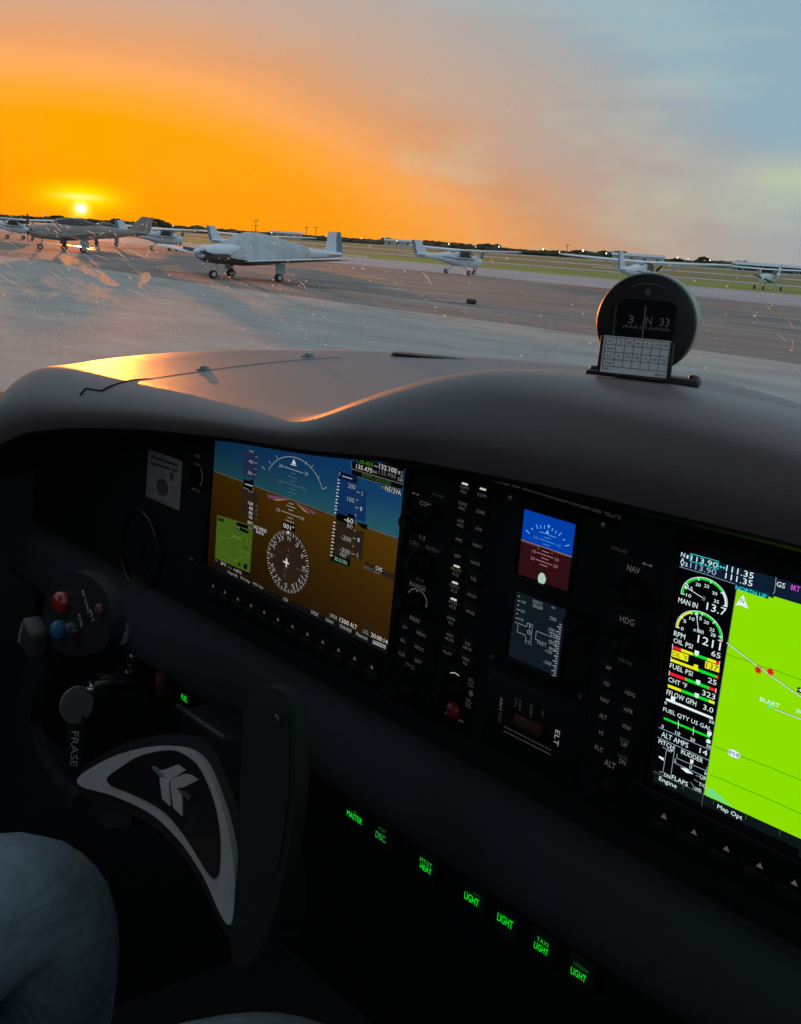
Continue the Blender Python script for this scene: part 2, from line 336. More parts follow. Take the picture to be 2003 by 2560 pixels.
def cessna(label, group, loc, rz, k=1.0, trim=BLU, prot=.5, small=False, k2=1.0):
    t = empty('high_wing_airplane', (loc[0], loc[1], G0+.012), (0,0,rz)); t.scale = (k,k,k*.9); tag(t, label, 'airplane', group)
    secs = [(2.05,.3,.28,1.1,2.6),(1.95,.42,.38,1.1,2.8),(1.3,.5,.46,1.12,3),(.85,.54,.5,1.13,3.4),(.62,.55,.56,1.18,4),(.12,.55,.66,1.30,4.5),(-.9,.5,.62,1.33,4),(-1.5,.42,.48,1.35,3.4),(-2.6,.29,.31,1.38,2.8),(-4.2,.15,.19,1.42,2.4),(-5.1,.06,.14,1.45,2.2)]
    finish(t, *loft([ring(*s) for s in secs]), 'fuselage', WHT)
    wz = 1.98
    W_ = [airfoil(.62,-.5,(-5.3,wz+.18),.05,'x'),airfoil(.72,-.72,(-5.1,wz+.17),.09,'x'),airfoil(.8,-.85,(-2.6,wz+.06),.14,'x'),airfoil(.8,-.85,(0,wz),.15,'x'),airfoil(.8,-.85,(2.6,wz+.06),.14,'x'),airfoil(.72,-.72,(5.1,wz+.17),.09,'x'),airfoil(.62,-.5,(5.3,wz+.18),.05,'x')]
    finish(t, *surf(W_), 'wing', WHT)
    finish(t, *surf([airfoil(-3.3,-4.95,(0,1.55),.03,'z'),airfoil(-4.05,-5.1,(0,1.75),.05,'z'),airfoil(-4.75,-5.4,(0,2.62),.03,'z')]), 'tail_fin', WHT)
    finish(t, *surf([airfoil(-4.96,-5.3,(0,1.5),.03,'z'),airfoil(-5.42,-5.72,(0,2.6),.02,'z')]), 'rudder', trim)
    finish(t, *surf([airfoil(-4.4,-5.2,(-1.65,1.5),.02,'x'),airfoil(-4.25,-5.25,(0,1.5),.035,'x'),airfoil(-4.4,-5.2,(1.65,1.5),.02,'x')]), 'tailplane', WHT)
    if not small:
        for s in (-1, 1):
            w = [(s*.558,.5,1.42),(s*.562,.08,1.84),(s*.54,-.75,1.84),(s*.535,-.95,1.45)]
            o_ = [(x+s*.012,y,z) for x,y,z in w]
            obj('side_window', w+o_, [(0,1,2,3),(7,6,5,4),(0,1,5,4),(1,2,6,5),(2,3,7,6),(3,0,4,7)], GLS, t)
            MB().tube((s*.5,.0,.82), (s*2.55,.02,wz+.02), .045, .04, 8).build('wing_strut', WHT, t)
        w = [(-.48,.76,1.6),(.48,.76,1.6),(.45,.2,1.93),(-.45,.2,1.93)]; obj('windscreen', w+[(x,y+.04,z+.05) for x,y,z in w], [(0,1,2,3),(7,6,5,4),(0,1,5,4),(1,2,6,5),(2,3,7,6),(3,0,4,7)], GLS, t)
        w = [(-.36,-1.0,1.9),(.36,-1.0,1.9),(.3,-1.6,1.74),(-.3,-1.6,1.74)]; obj('rear_window', w+[(x,y,z+.06) for x,y,z in w], [(0,1,2,3),(7,6,5,4),(0,1,5,4),(1,2,6,5),(2,3,7,6),(3,0,4,7)], GLS, t)
        for s in (-1, 1):
            obj('stripe', [(s*.552,.9,1.2),(s*.552,-.9,1.22),(s*.45,-1.5,1.3),(s*.32,-2.6,1.4),(s*.32,-2.6,1.46),(s*.45,-1.5,1.38),(s*.556,-.9,1.32),(s*.556,.9,1.3)], [(0,1,6,7),(1,2,5,6),(2,3,4,5)], trim, t)
            obj('cowl_inlet', [(s*.12,2.06,1.12),(s*.36,2.02,1.12),(s*.34,2.02,1.26),(s*.14,2.06,1.26)], [(0,1,2,3)], PROP, t)
    for s in (-1, 1):
        MB().tube((s*.4,-.35,.78), (s*1.1,-.4,.26), .06, .045, 8).build('gear_leg', WHT, t)
        wheel(t, s*1.16, -.4, .2, .2, .15)
    MB().tube((0,1.5,.85), (0,1.55,.2), .05, .04, 8).build('nose_strut', PROP, t); wheel(t, 0, 1.55, .18, .18, .13)
    propeller(t, 2.06, 1.12, prot)
    return t
def lowwing(label, group, loc, rz, k=1.0, body=WHT, belly=BELLY, canopy=GLS, fin='straight', prot=.1, small=False, cover=False):
    t = empty('low_wing_airplane', (loc[0], loc[1], G0+.012), (0,0,rz)); t.scale = (k,k,k); tag(t, label, 'airplane', group)
    secs = [(2.35,.2,.2,1.18,2.2),(2.28,.33,.28,1.18,2.4),(2.0,.43,.34,1.18,2.6),(1.5,.5,.38,1.19,2.8),(.9,.54,.48,1.22,3),(.0,.55,.5,1.25,3),(-1.2,.48,.44,1.3,2.8),(-2.4,.33,.32,1.34,2.6),(-4.2,.13,.18,1.36,2.4),(-4.9,.05,.12,1.38,2.2)]
    finish(t, *loft([ring(*s) for s in secs]), 'fuselage', body)
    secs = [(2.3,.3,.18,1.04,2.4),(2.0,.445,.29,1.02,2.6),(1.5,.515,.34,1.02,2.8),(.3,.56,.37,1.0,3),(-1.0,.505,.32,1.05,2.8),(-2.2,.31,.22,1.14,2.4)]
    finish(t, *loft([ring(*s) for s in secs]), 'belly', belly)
    secs = [(.95,.3,.1,1.68,2.2),(.6,.4,.3,1.68,2.4),(.1,.46,.46,1.62,2.6),(-.6,.44,.44,1.62,2.6),(-1.3,.34,.28,1.6,2.4),(-2.0,.2,.1,1.58,2.2)]
    finish(t, *loft([ring(*s) for s in secs]), 'canopy', canopy)
    W_ = []
    for x in (-5.3,-5.05,-2.6,-.4,.4,2.6,5.05,5.3):
        a = abs(x); z = .82+max(0,a-.4)*.098; le = .75-a*.03; te = -1.0+a*.12; th = .13-a*.012
        if a > 5.2: le -= .2; te += .25; th = .04
        W_.append(airfoil(le, te, (x,z), th, 'x'))
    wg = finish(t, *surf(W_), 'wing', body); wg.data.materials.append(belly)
    for q_ in wg.data.polygons: q_.material_index = 1 if q_.normal.z < -.1 else 0  # downward wing faces take the dark belly colour as painted underside shade
    if fin == 'straight':
        finish(t, *surf([airfoil(-3.3,-4.6,(0,1.42),.03,'z'),airfoil(-3.98,-4.62,(0,1.62),.04,'z'),airfoil(-4.12,-4.55,(0,2.5),.03,'z')]), 'tail_fin', body)
        finish(t, *surf([airfoil(-4.63,-5.0,(0,1.4),.03,'z'),airfoil(-4.57,-4.82,(0,2.5),.02,'z')]), 'rudder', BLU)
    else:
        finish(t, *surf([airfoil(-3.5,-4.75,(0,1.45),.04,'z'),airfoil(-4.55,-5.0,(0,2.45),.03,'z')]), 'tail_fin', body)
        finish(t, *surf([airfoil(-4.76,-5.1,(0,1.4),.03,'z'),airfoil(-5.02,-5.3,(0,2.43),.02,'z')]), 'rudder', body)
    finish(t, *surf([airfoil(-4.3,-4.9,(-1.7,1.38),.02,'x'),airfoil(-4.1,-5.0,(0,1.38),.03,'x'),airfoil(-4.3,-4.9,(1.7,1.38),.02,'x')]), 'tailplane', body)
    for s in (-1, 1):
        MB().tube((s*1.3,-.25,.95), (s*1.35,-.3,.22), .05, .05, 8).build('gear_leg', PROP, t); wheel(t, s*1.42, -.3, .2, .2, .14)
        obj('gear_door', [(s*1.5,-.05,.85),(s*1.5,-.5,.85),(s*1.52,-.5,.38),(s*1.52,-.1,.38),(s*1.53,-.05,.85),(s*1.53,-.5,.85),(s*1.55,-.5,.38),(s*1.55,-.1,.38)], [(0,1,2,3),(7,6,5,4),(0,1,5,4),(1,2,6,5),(2,3,7,6),(3,0,4,7)], pbr('gear_door_pale_blue', (.42,.6,.68), .4), t)
    MB().tube((0,1.5,.9), (0,1.68,.2), .05, .04, 8).build('nose_strut', HUBM, t); wheel(t, 0, 1.7, .19, .19, .13)
    propeller(t, 2.35, 1.2, prot)
    for s in (-1, 1): MB().lathe([(.1,0),(.1,.03)], 16, (s*.2,2.3,1.22), 'Y').build('cowl_inlet', PROP, t)
    return t
GA = 'small airplanes parked on the apron'
def hd(az): return -R(az)   # heading in degrees clockwise from +Y
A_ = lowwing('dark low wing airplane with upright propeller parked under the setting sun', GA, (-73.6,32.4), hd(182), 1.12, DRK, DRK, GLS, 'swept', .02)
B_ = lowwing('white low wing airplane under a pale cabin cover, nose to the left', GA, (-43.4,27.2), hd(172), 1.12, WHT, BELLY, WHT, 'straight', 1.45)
A_.scale.z *= .92; B_.scale.z *= .80
C_ = cessna('white high wing airplane seen from behind its tail, mid apron', GA, (-62.6,56.9), hd(-7), .93, BLU, .4)
D_ = cessna('white high wing airplane standing behind the magnetic compass', GA, (-45.2,55.6), hd(-24), .97, BLU, .7)
E_ = cessna('high wing airplane facing the cockpit at the grass edge, farthest right', GA, (-58.2,88.2), hd(158), .95, BLU, 1.2)
cessna('white high wing airplane with long wing behind the covered airplane', GA, (-73.5,46.5), hd(-20), .95, BLU, .2)
cessna('high wing airplane whose fin shows just left of the covered airplane', GA, (-90,48), hd(-16), .95, BLU, .3)
lowwing('small white low wing airplane behind the dark airplane', GA, (-93,44), hd(170), .95, WHT, WHT, GLS, 'swept', 1.1)
cessna('white high wing airplane at the far left edge of the apron', GA, (-105,41.5), hd(60), .95, BLU, .8)
cessna('distant high wing airplane between the dark airplane and the covered one', GA, (-122,66), hd(120), .95, BLU, .8)
# fabric cover over the second airplane's cabin
def cover():
    rows = []
    for y, hw, zt, zb, sl in ((1.3,.53,1.64,1.0,.0),(1.15,.60,1.72,.95,.1),(.6,.66,2.05,.9,.3),(.1,.68,2.2,.86,.34),(-.6,.66,2.17,.86,.32),(-1.4,.58,2.0,.9,.28),(-2.2,.45,1.82,1.0,.2),(-2.9,.36,1.7,1.1,.12)):
        r = []; n = 25
        for i in range(n):
            u = -1+2*i/(n-1); a = abs(u)
            if a < .45: x = hw*(.35+.3*sl)*u/.45; z = zt-.05*(a/.45)**2*(1+sl)
            else:
                k = (a-.45)/.55; x = math.copysign(hw*(.35+.3*sl)+(hw-hw*(.35+.3*sl))*math.sin(k*math.pi/2), u); z = zt-.05*(1+sl)-(zt-.05*(1+sl)-zb)*k**1.25
            wr = .008*math.sin(y*9+u*7)+.012*math.sin(u*19+y*3)*a
            r.append((x+wr, y+.02*math.sin(u*11), z+wr*.4-.03*math.sin(i*1.9)*(a > .9)))
        rows.append(r)
    n = 25; v = [q for r in rows for q in r]; f = [(k*n+i, k*n+i+1, (k+1)*n+i+1, (k+1)*n+i) for k in range(len(rows)-1) for i in range(n-1)]
    f += [tuple(range(n-1,-1,-1)), tuple(range((len(rows)-1)*n, len(rows)*n))]
    o = obj('aircraft_cover', v, f, pbr('cover_fabric', (.50,.55,.57), .9, var=.12, scale=3, bump=.3, bscale=30), None, True)
    o.location = B_.location+Vector((0,0,.01)); o.rotation_euler = B_.rotation_euler; o.scale = B_.scale
    tag(o, 'pale blue grey fabric cover draped over the low wing airplane cabin', 'cover')
cover()
# small things lying on the apron
t = empty('tow_bar', (-31.3,28.3,G0+.02), (0,0,.5)); tag(t, 'tow bar with dark grip lying on the brown apron', 'tow bar')
MB().tube((-.75,0,.03),(.45,0,.03),.035).build('shaft', pbr('tow_bar_grey',(.5,.5,.48),.5), t); MB().lathe([(.04,.42),(.09,.46),(.09,.72),(.05,.78)],12,(0,0,.08),'X').build('grip', TYRE, t)
# ------------------------------------------------------------------ far edge of the field
LEAF = pbr('far_foliage', (.035,.05,.022), .9, var=.5, scale=.4)
TRUNK = pbr('far_trunk', (.08,.06,.045), .9)
def blob(mb, c, r, n1=6, n2=4):
    v = []; f = []
    for j in range(n2+1):
        ph = math.pi*j/n2
        for i in range(n1):
            th = 2*math.pi*i/n1+j*.5; q = 1+random.uniform(-.3,.3)
            v.append((c[0]+r[0]*q*math.sin(ph)*math.cos(th), c[1]+r[1]*q*math.sin(ph)*math.sin(th), c[2]+r[2]*q*math.cos(ph)))
    for j in range(n2):
        for i in range(n1): f.append((j*n1+i, j*n1+(i+1)%n1, (j+1)*n1+(i+1)%n1, (j+1)*n1+i))
    mb.add(v, f)
mb = MB()
azd = -82.0
while azd < -18:
    big = max(0, math.sin(azd*.37)+math.sin(azd*.91+2)+.5*math.sin(azd*2.3))
    for k in range(3):
        D = random.uniform(560, 900); h = random.uniform(1.2,2.2)+big*.45; a = R(azd+random.uniform(-.2,.2))
        if random.random() < .06: h += random.uniform(.6,1.8)
        w = random.uniform(4,9)
        blob(mb, (math.sin(a)*D, math.cos(a)*D, G0+h*.5), (w, w, h*.6))
        for q in range(2): blob(mb, (math.sin(a)*D+random.uniform(-w,w), math.cos(a)*D+random.uniform(-w,w), G0+h*.85), (w*.35, w*.35, h*.32), 5, 3)
    azd += .22
tag(mb.build('treeline', LEAF, None, True, False), 'dark belt of distant trees along the horizon', 'trees', kind='stuff')
def far(az, D, z=0): a = R(az); return Vector((math.sin(a)*D, math.cos(a)*D, G0+z))
def tree(az, D, h, w, label):
    t = empty('tree', far(az, D)); tag(t, label, 'tree', 'lone trees beyond the airfield')
    MB().tube((0,0,0),(0,0,h*.6),.35,.2,7).build('trunk', TRUNK, t)
    m = MB()
    for i in range(60):
        a = random.uniform(0,6.28); q = random.uniform(.1,1)**.5; z = random.uniform(.35,1)
        m_r = w*q*math.sin(math.pi*min(1,(z-.2)/.85)); blob(m, (m_r*math.cos(a), m_r*math.sin(a), h*z), (w*.22,w*.22,h*.1), 5, 3)
    m.build('crown', LEAF, t, False, False)
tree(-62.35, 520, 4.6, 7, 'broad dark tree right of the dark airplane tail fin')
tree(-66.7, 620, 3.6, 7, 'low dark tree just under the sun on the horizon')
tree(-40.2, 560, 4.2, 6, 'rounded tree on the horizon above the airplane behind the compass')
tree(-36.4, 560, 4.0, 4, 'small pointed tree on the horizon right of the compass')
POLE = pbr('pole_dark', (.06,.05,.045), .8)
def pole(az, D, h, arms, label):
    t = empty('utility_pole', far(az, D)); tag(t, label, 'pole', 'poles on the horizon'); MB().tube((0,0,0),(0,0,h),.16,.12,7).build('shaft', POLE, t)
    d = Vector((math.cos(R(az)), -math.sin(R(az)), 0))
    for k in range(arms):
        z = h-.5-k*2.0; MB().tube(Vector((0,0,z))-d*1.2, Vector((0,0,z))+d*1.2, .1, .1, 6).build('crossarm', POLE, t)
pole(-57.65, 480, 7, 3, 'tall pole with crossarms above the covered airplane')
pole(-55.25, 520, 6, 1, 'left one of the two thin poles right of the crossarm pole')
pole(-54.8, 520, 6.2, 1, 'right one of the two thin poles left of the covered airplane fin')
pole(-42.75, 560, 6, 1, 'thin pole right of the airplane seen from behind')
LAMP = emit('field_lamp', (1, .86, .6, 1), 2.5)
def lamp(az, D, h, s, label):
    t = empty('flood_lamp', far(az, D)); tag(t, label, 'lamp', 'lit lamps along the airfield edge')
    MB().tube((0,0,0),(0,0,h),.1,.08,6).build('post', POLE, t)
    m = MB(); blob(m, (0,0,h), (s*.62,s*.62,s*.62), 8, 5); m.build('lamp_head', LAMP, t, True)
for i, (az_, D, h, s) in enumerate(((-63.3,260,1.2,.3),(-61.5,430,2.4,.3),(-56.9,450,2.2,.28),(-54.3,500,2.2,.28),(-52.6,480,2.4,.35),(-50.9,470,2.2,.3),(-48.4,470,2.4,.4),(-47.1,500,2,.3),(-46.0,470,2.6,.42),(-43.9,440,2.7,.5),(-43.1,460,2,.35),(-42.0,440,3.2,.6),(-40.9,480,2.8,.45),(-38.8,470,3,.3),(-37.6,470,2.9,.45),(-37.1,500,2.8,.3),(-36.1,480,2.8,.4))):
    lamp(az_, D, h, s, ('first','second','third','fourth','fifth','sixth','seventh','eighth','ninth','tenth','eleventh','twelfth','thirteenth','fourteenth','fifteenth','sixteenth','seventeenth')[i]+' small lit lamp from the left along the horizon')
HW = pbr('far_building_wall', (.42,.42,.42), .7, var=.15, scale=.3); HR = pbr('far_building_roof', (.55,.58,.6), .5)
def house(az, D, w, dpt, h, label, roof=HR, wall=HW, nwin=4, rz=None):
    a = R(az); t = empty('far_building', far(az, D), (0,0,-a if rz is None else rz)); tag(t, label, 'building', 'low buildings on the horizon')
    MB().box(-w/2,w/2,-dpt/2,dpt/2,0,h).build('wall', wall, t)
    MB().add([(-w/2-.4,-dpt/2-.4,h+.01),(w/2+.4,-dpt/2-.4,h+.01),(w/2+.4,dpt/2+.4,h+.01),(-w/2-.4,dpt/2+.4,h+.01),(-w/2-.4,0,h+dpt*.09),(w/2+.4,0,h+dpt*.09)],[(0,1,5,4),(3,4,5,2),(0,4,3),(1,2,5),(0,3,2,1)]).build('roof', roof, t)
    for i in range(nwin):
        x = -w/2+(i+.5)*w/nwin; MB().box(x-.5,x+.5,-dpt/2-.06,-dpt/2-.02,h*.35,h*.75).build('window', GLS, t)
house(-50.6, 520, 16, 9, 2.2, 'small pale building on the horizon above the high wing airplane tail')
house(-56.2, 540, 14, 9, 2.4, 'small pale building on the horizon right of the covered airplane')
house(-39.4, 430, 18, 10, 2.4, 'pale building on the horizon behind the compass airplane')
house(-34.2, 430, 13, 8, 2.2, 'pale shed on the horizon left of the open hangar')
# open hangar at the far right: pale roof over a dark front
t = empty('hangar', far(-34.75, 420), (0,0,R(34.75))); tag(t, 'long low hangar with pale roof and dark front at far right', 'hangar')
HD = pbr('hangar_dark', (.04,.045,.05), .8); HRF = pbr('hangar_roof_pale', (.55,.62,.66), .5, var=.08, scale=.6)
MB().box(-1,60,1,14,0,1.9).build('wall', HD, t)
MB().add([(-2,-.5,1.92),(61,-.5,1.92),(61,15,1.92),(-2,15,1.92),(.8,5,2.85),(60,5,2.85),(60,10,2.85),(.8,10,2.85)],[(0,1,5,4),(1,2,6,5),(2,3,7,6),(3,0,4,7),(4,5,6,7),(3,2,1,0)]).build('roof', HRF, t)
for i in range(9): MB().tube((i*6.8-.8,.1,0),(i*6.8-.8,.1,1.91),.12,.12,6).build('post', HUBM, t)
PD={
'pfd':[
('P',[(0.04641,0.11419),(0.06839,0.11419),(0.06839,0.09254),(0.04641,0.09254)],'pfd_tape',1),('P',[(0.04751,0.08185),(0.07194,0.08185),(0.07194,0.05833),(0.04751,0.05833)],'pfd_tape2',1),
('T','50',0.05474,0.06134,0.1144,0.00164,'dw',3),('T','40',0.05502,0.06152,0.1057,0.00302,'dw',3),('T','30',0.05454,0.06182,0.09589,0.00302,'dw',3),('L',[(0.06491,0.11089),(0.06842,0.11125)],0.00044,'dw',3),
('L',[(0.06285,0.10571),(0.06759,0.10609)],0.00044,'dw',3),('L',[(0.06553,0.10095),(0.06777,0.10093)],0.00044,'dw',3),('L',[(0.06416,0.09592),(0.06791,0.09609)],0.00044,'dw',3),
('P',[(0.04869,0.08893),(0.05959,0.08922),(0.06006,0.09117),(0.06394,0.09138),(0.0646,0.08644),(0.06619,0.08603),(0.06477,0.08518),(0.06437,0.08047),(0.05923,0.08026),(0.05905,0.08164),(0.0494,0.08195)],'black',2),
('L',[(0.04943,0.08167),(0.05802,0.08154),(0.05923,0.08026),(0.06437,0.08047),(0.06482,0.0848)],0.00033,'dw',3),('L',[(0.0521,0.08534),(0.06368,0.08564)],0.00055,'w',3),('T','120',0.05887,0.06632,0.07047,0.00249,'w',3),
('T','85',0.06111,0.06679,0.0665,0.00249,'w',3),('T','82',0.06102,0.06671,0.0625,0.00249,'w',3),('T','76',0.0611,0.06679,0.05881,0.00249,'w',3),('T','A',0.07062,0.07348,0.07052,0.00186,'dim',3),
('T','C',0.07094,0.07379,0.06664,0.00187,'dim',3),('T','T',0.07093,0.07379,0.06285,0.00187,'dim',3),('T','Y',0.0711,0.07396,0.05932,0.00187,'dim',3),('T','0KT',0.06012,0.0679,0.05397,0.0025,'w',3),
('A',0.12403,0.09173,0.04154,0.02921,-66,66,0.00052,'dw',3),('L',[(0.08036,0.10322),(0.07573,0.10489)],0.00054,'dw',3),('L',[(0.08839,0.1097),(0.08525,0.11109)],0.00053,'dw',3),
('L',[(0.09777,0.11526),(0.09511,0.11771)],0.00053,'dw',3),('L',[(0.13688,0.11823),(0.13875,0.12037)],0.00051,'dw',3),('L',[(0.14469,0.11655),(0.1475,0.11949)],0.00051,'dw',3),
('L',[(0.15447,0.11039),(0.1569,0.11191)],0.00051,'dw',3),('L',[(0.16218,0.10329),(0.16774,0.10577)],0.00051,'dw',3),('P',[(0.12053,0.11944),(0.11849,0.11532),(0.12439,0.11578)],'w',3),
('L',[(0.11711,0.11453),(0.12453,0.11475)],0.00073,'w',3),('L',[(0.10761,0.11069),(0.13522,0.11063)],0.00053,'dw',3),('T','20',0.10052,0.1061,0.11064,0.00254,'dw',3),('T','20',0.137,0.14187,0.11102,0.00246,'dw',3),
('L',[(0.11845,0.10759),(0.12441,0.10768)],0.00042,'dim',3),('L',[(0.11514,0.10426),(0.12728,0.10439)],0.00042,'dim',3),('L',[(0.11895,0.10124),(0.12456,0.10129)],0.00042,'dim',3),
('L',[(0.11595,0.09167),(0.12846,0.092)],0.00042,'dim',3),('L',[(0.11834,0.09487),(0.12543,0.09503)],0.00042,'dim',3),('L',[(0.11873,0.08933),(0.12192,0.08935)],0.00042,'dim',3),
('L',[(0.10835,0.09848),(0.13546,0.09857)],0.00042,'dim',3),('T','15',0.10168,0.10648,0.09807,0.00255,'dim',3),('T','15',0.13691,0.1411,0.09866,0.00248,'dim',3),('L',[(0.11866,0.08303),(0.12523,0.08314)],0.00053,'dw',3),
('L',[(0.11504,0.0804),(0.1282,0.08055)],0.00053,'dw',3),('L',[(0.11884,0.07764),(0.12541,0.07778)],0.00053,'dw',3),('L',[(0.11822,0.07118),(0.12575,0.07135)],0.00053,'dw',3),
('L',[(0.11537,0.06836),(0.12803,0.0684)],0.00053,'dw',3),('L',[(0.1088,0.07435),(0.13516,0.07455)],0.00053,'dw',3),('T','10',0.10204,0.10671,0.07415,0.00278,'dw',3),('T','10',0.13646,0.14123,0.07452,0.0027,'dw',3),
('P',[(0.0862,0.08365),(0.09094,0.08375),(0.12139,0.08643),(0.09518,0.08154),(0.08815,0.08095)],'mag',3),('P',[(0.09428,0.08091),(0.11956,0.08604),(0.10299,0.08143)],'ltan',3),
('P',[(0.12445,0.086),(0.15623,0.08318),(0.15369,0.08103),(0.14592,0.08249)],'mag',3),('P',[(0.12813,0.08506),(0.14891,0.0805),(0.14071,0.08082)],'ltan',3),
('P',[(0.18087,0.12129),(0.2045,0.12124),(0.20609,0.08964),(0.18223,0.08634)],'pfd_alt',1),('P',[(0.18223,0.08634),(0.20609,0.08964),(0.20481,0.05261),(0.18069,0.05321)],'pfd_tape2',1),
('P',[(0.18087,0.12129),(0.2045,0.12124),(0.20475,0.1163),(0.18135,0.11568)],'navy',2),('L',[(0.18634,0.11829),(0.1984,0.11844)],0.00049,'w',3),('T','F',0.18213,0.18349,0.11897,0.00336,'dw',3),
('L',[(0.18084,0.11456),(0.18289,0.11436)],0.00069,'w',3),('L',[(0.18079,0.112),(0.18382,0.112)],0.00069,'w',3),('L',[(0.18074,0.10944),(0.18279,0.10924)],0.0007,'w',3),
('L',[(0.18069,0.10687),(0.18373,0.10688)],0.0007,'w',3),('L',[(0.18064,0.1043),(0.1827,0.10411)],0.0007,'w',3),('L',[(0.18059,0.10173),(0.18363,0.10175)],0.0007,'w',3),
('L',[(0.18054,0.09915),(0.1826,0.09897)],0.0007,'w',3),('L',[(0.18049,0.09657),(0.18354,0.09661)],0.0007,'w',3),('L',[(0.18044,0.09399),(0.1825,0.09382)],0.0007,'w',3),
('L',[(0.18039,0.0914),(0.18344,0.09145)],0.0007,'w',3),('L',[(0.18034,0.08881),(0.18241,0.08865)],0.0007,'w',3),('L',[(0.18019,0.08102),(0.18325,0.0811)],0.0007,'w',3),
('L',[(0.18014,0.07842),(0.18221,0.07827)],0.0007,'w',3),('L',[(0.18009,0.07581),(0.18315,0.0759)],0.0007,'w',3),('L',[(0.18004,0.0732),(0.18211,0.07307)],0.0007,'w',3),
('L',[(0.17999,0.07059),(0.18306,0.07069)],0.0007,'w',3),('L',[(0.17993,0.06797),(0.18201,0.06785)],0.00071,'w',3),('L',[(0.17988,0.06535),(0.18296,0.06547)],0.00071,'w',3),
('L',[(0.17983,0.06273),(0.18191,0.06261)],0.00071,'w',3),('L',[(0.17978,0.06011),(0.18286,0.06024)],0.00071,'w',3),('L',[(0.17973,0.05748),(0.18182,0.05737)],0.00071,'w',3),
('L',[(0.17968,0.05485),(0.18276,0.05499)],0.00071,'w',3),('P',[(0.20574,0.1129),(0.21696,0.11301),(0.21841,0.08941),(0.20716,0.08907)],'pfd_alt',1),
('P',[(0.20637,0.0811),(0.21834,0.08238),(0.21882,0.0608),(0.20618,0.06015)],'pfd_tape2',1),('T','200',0.19428,0.2035,0.11281,0.00352,'dw',3),('T','100',0.19478,0.20336,0.10267,0.00353,'dw',3),
('T','-200',0.1914,0.20406,0.07223,0.00357,'dw',3),('T','-300',0.19113,0.20382,0.06261,0.00358,'dw',3),('T','2',0.21098,0.21323,0.11021,0.0029,'dw',3),('T','1',0.21143,0.21369,0.09852,0.00291,'dw',3),
('T','1',0.21188,0.21415,0.07476,0.00293,'dw',3),('T','2',0.21198,0.21426,0.06312,0.00294,'dw',3),('L',[(0.20534,0.11011),(0.20938,0.11015)],0.00049,'dw',3),('L',[(0.20589,0.10421),(0.20817,0.10419)],0.00049,'dw',3),
('L',[(0.20547,0.09828),(0.20952,0.09836)],0.00049,'dw',3),('L',[(0.20553,0.09235),(0.20797,0.09238)],0.00049,'dw',3),('L',[(0.2061,0.08073),(0.20839,0.08076)],0.00049,'dw',3),
('L',[(0.20601,0.07471),(0.20977,0.0747)],0.00049,'dw',3),('L',[(0.20626,0.06855),(0.20823,0.06853)],0.00049,'dw',3),('L',[(0.20582,0.06262),(0.20992,0.06262)],0.00049,'dw',3),
('P',[(0.18223,0.08634),(0.1835,0.0893),(0.19691,0.08941),(0.19691,0.09165),(0.20474,0.09217),(0.205,0.08149),(0.19681,0.08102),(0.19703,0.08403),(0.18398,0.08364)],'black',2),
('T','-60',0.19345,0.20439,0.08681,0.00394,'w',3),('T','80',0.19741,0.20435,0.08257,0.00315,'dw',3),('P',[(0.20709,0.08734),(0.2214,0.0886),(0.22198,0.08473),(0.21565,0.08426)],'black',2),
('P',[(0.18063,0.05603),(0.20495,0.05728),(0.20408,0.05191),(0.18059,0.05035)],'black',2),('T','FEET',0.1922,0.20057,0.05872,0.00279,'dw',3),('T','30.01IN',0.18525,0.20131,0.05381,0.0032,'cy',3),
('P',[(0.19648,0.13098),(0.20434,0.13436),(0.25733,0.13905),(0.25695,0.12636),(0.19722,0.12598)],'black',2),('P',[(0.19725,0.12577),(0.257,0.12604),(0.25679,0.12204),(0.19715,0.12167)],'black',2),
('L',[(0.19723,0.12589),(0.25696,0.12628)],0.00058,'dim',3),('L',[(0.20487,0.12146),(0.25677,0.12215)],0.00033,'dim',3),('L',[(0.1954,0.13121),(0.19688,0.12591)],0.00058,'dim',3),
('T','120.450',0.2025,0.22178,0.13327,0.00308,'gr',3),('T','<>',0.2232,0.22754,0.13322,0.00163,'dw',3),('T','132.100',0.22909,0.24904,0.13396,0.00313,'w',3),
('L',[(0.22749,0.13571),(0.2496,0.13575),(0.24956,0.13185)],0.00024,'dw',3),('T','135.475',0.20201,0.2215,0.12897,0.00321,'w',3),('T','RX',0.22273,0.22753,0.12882,0.00183,'dw',3),
('T','125.900',0.22935,0.2489,0.12995,0.00314,'dim',3),('T','1',0.25136,0.25296,0.13359,0.00238,'dw',3),('T','C',0.254,0.25654,0.13398,0.00237,'dw',3),('T','O',0.25411,0.25666,0.13115,0.00218,'dw',3),
('T','2',0.25109,0.25334,0.1291,0.00238,'dw',3),('T','M',0.25408,0.25663,0.12849,0.00238,'dw',3),('T','KHWO GROUND',0.21005,0.24427,0.12409,0.00293,'gr2',3),
('P',[(0.23364,0.12126),(0.2567,0.1214),(0.25682,0.11774),(0.23381,0.11795)],'black',2),('T','ID',0.23421,0.23787,0.11955,0.00202,'dw',3),('T','N512VA',0.23852,0.25633,0.11955,0.0034,'w',3),
('P',[(0.06986,0.05474),(0.08957,0.05504),(0.08998,0.04839),(0.06993,0.04649)],'pfd_tape2',1),('T','NO WIND',0.07023,0.08987,0.05242,0.00301,'w',3),('T','DATA',0.07453,0.08583,0.04919,0.00274,'w',3),
('H',0.12327,0.03477,0.02996,0.02505,'w',3),('P',[(0.11202,0.06629),(0.1308,0.0673),(0.13111,0.06169),(0.1119,0.06021)],'black',4),('T','001~',0.11389,0.12935,0.0637,0.00397,'w',5),
('P',[(0.11979,0.05985),(0.12352,0.06029),(0.12166,0.05728)],'w',5),
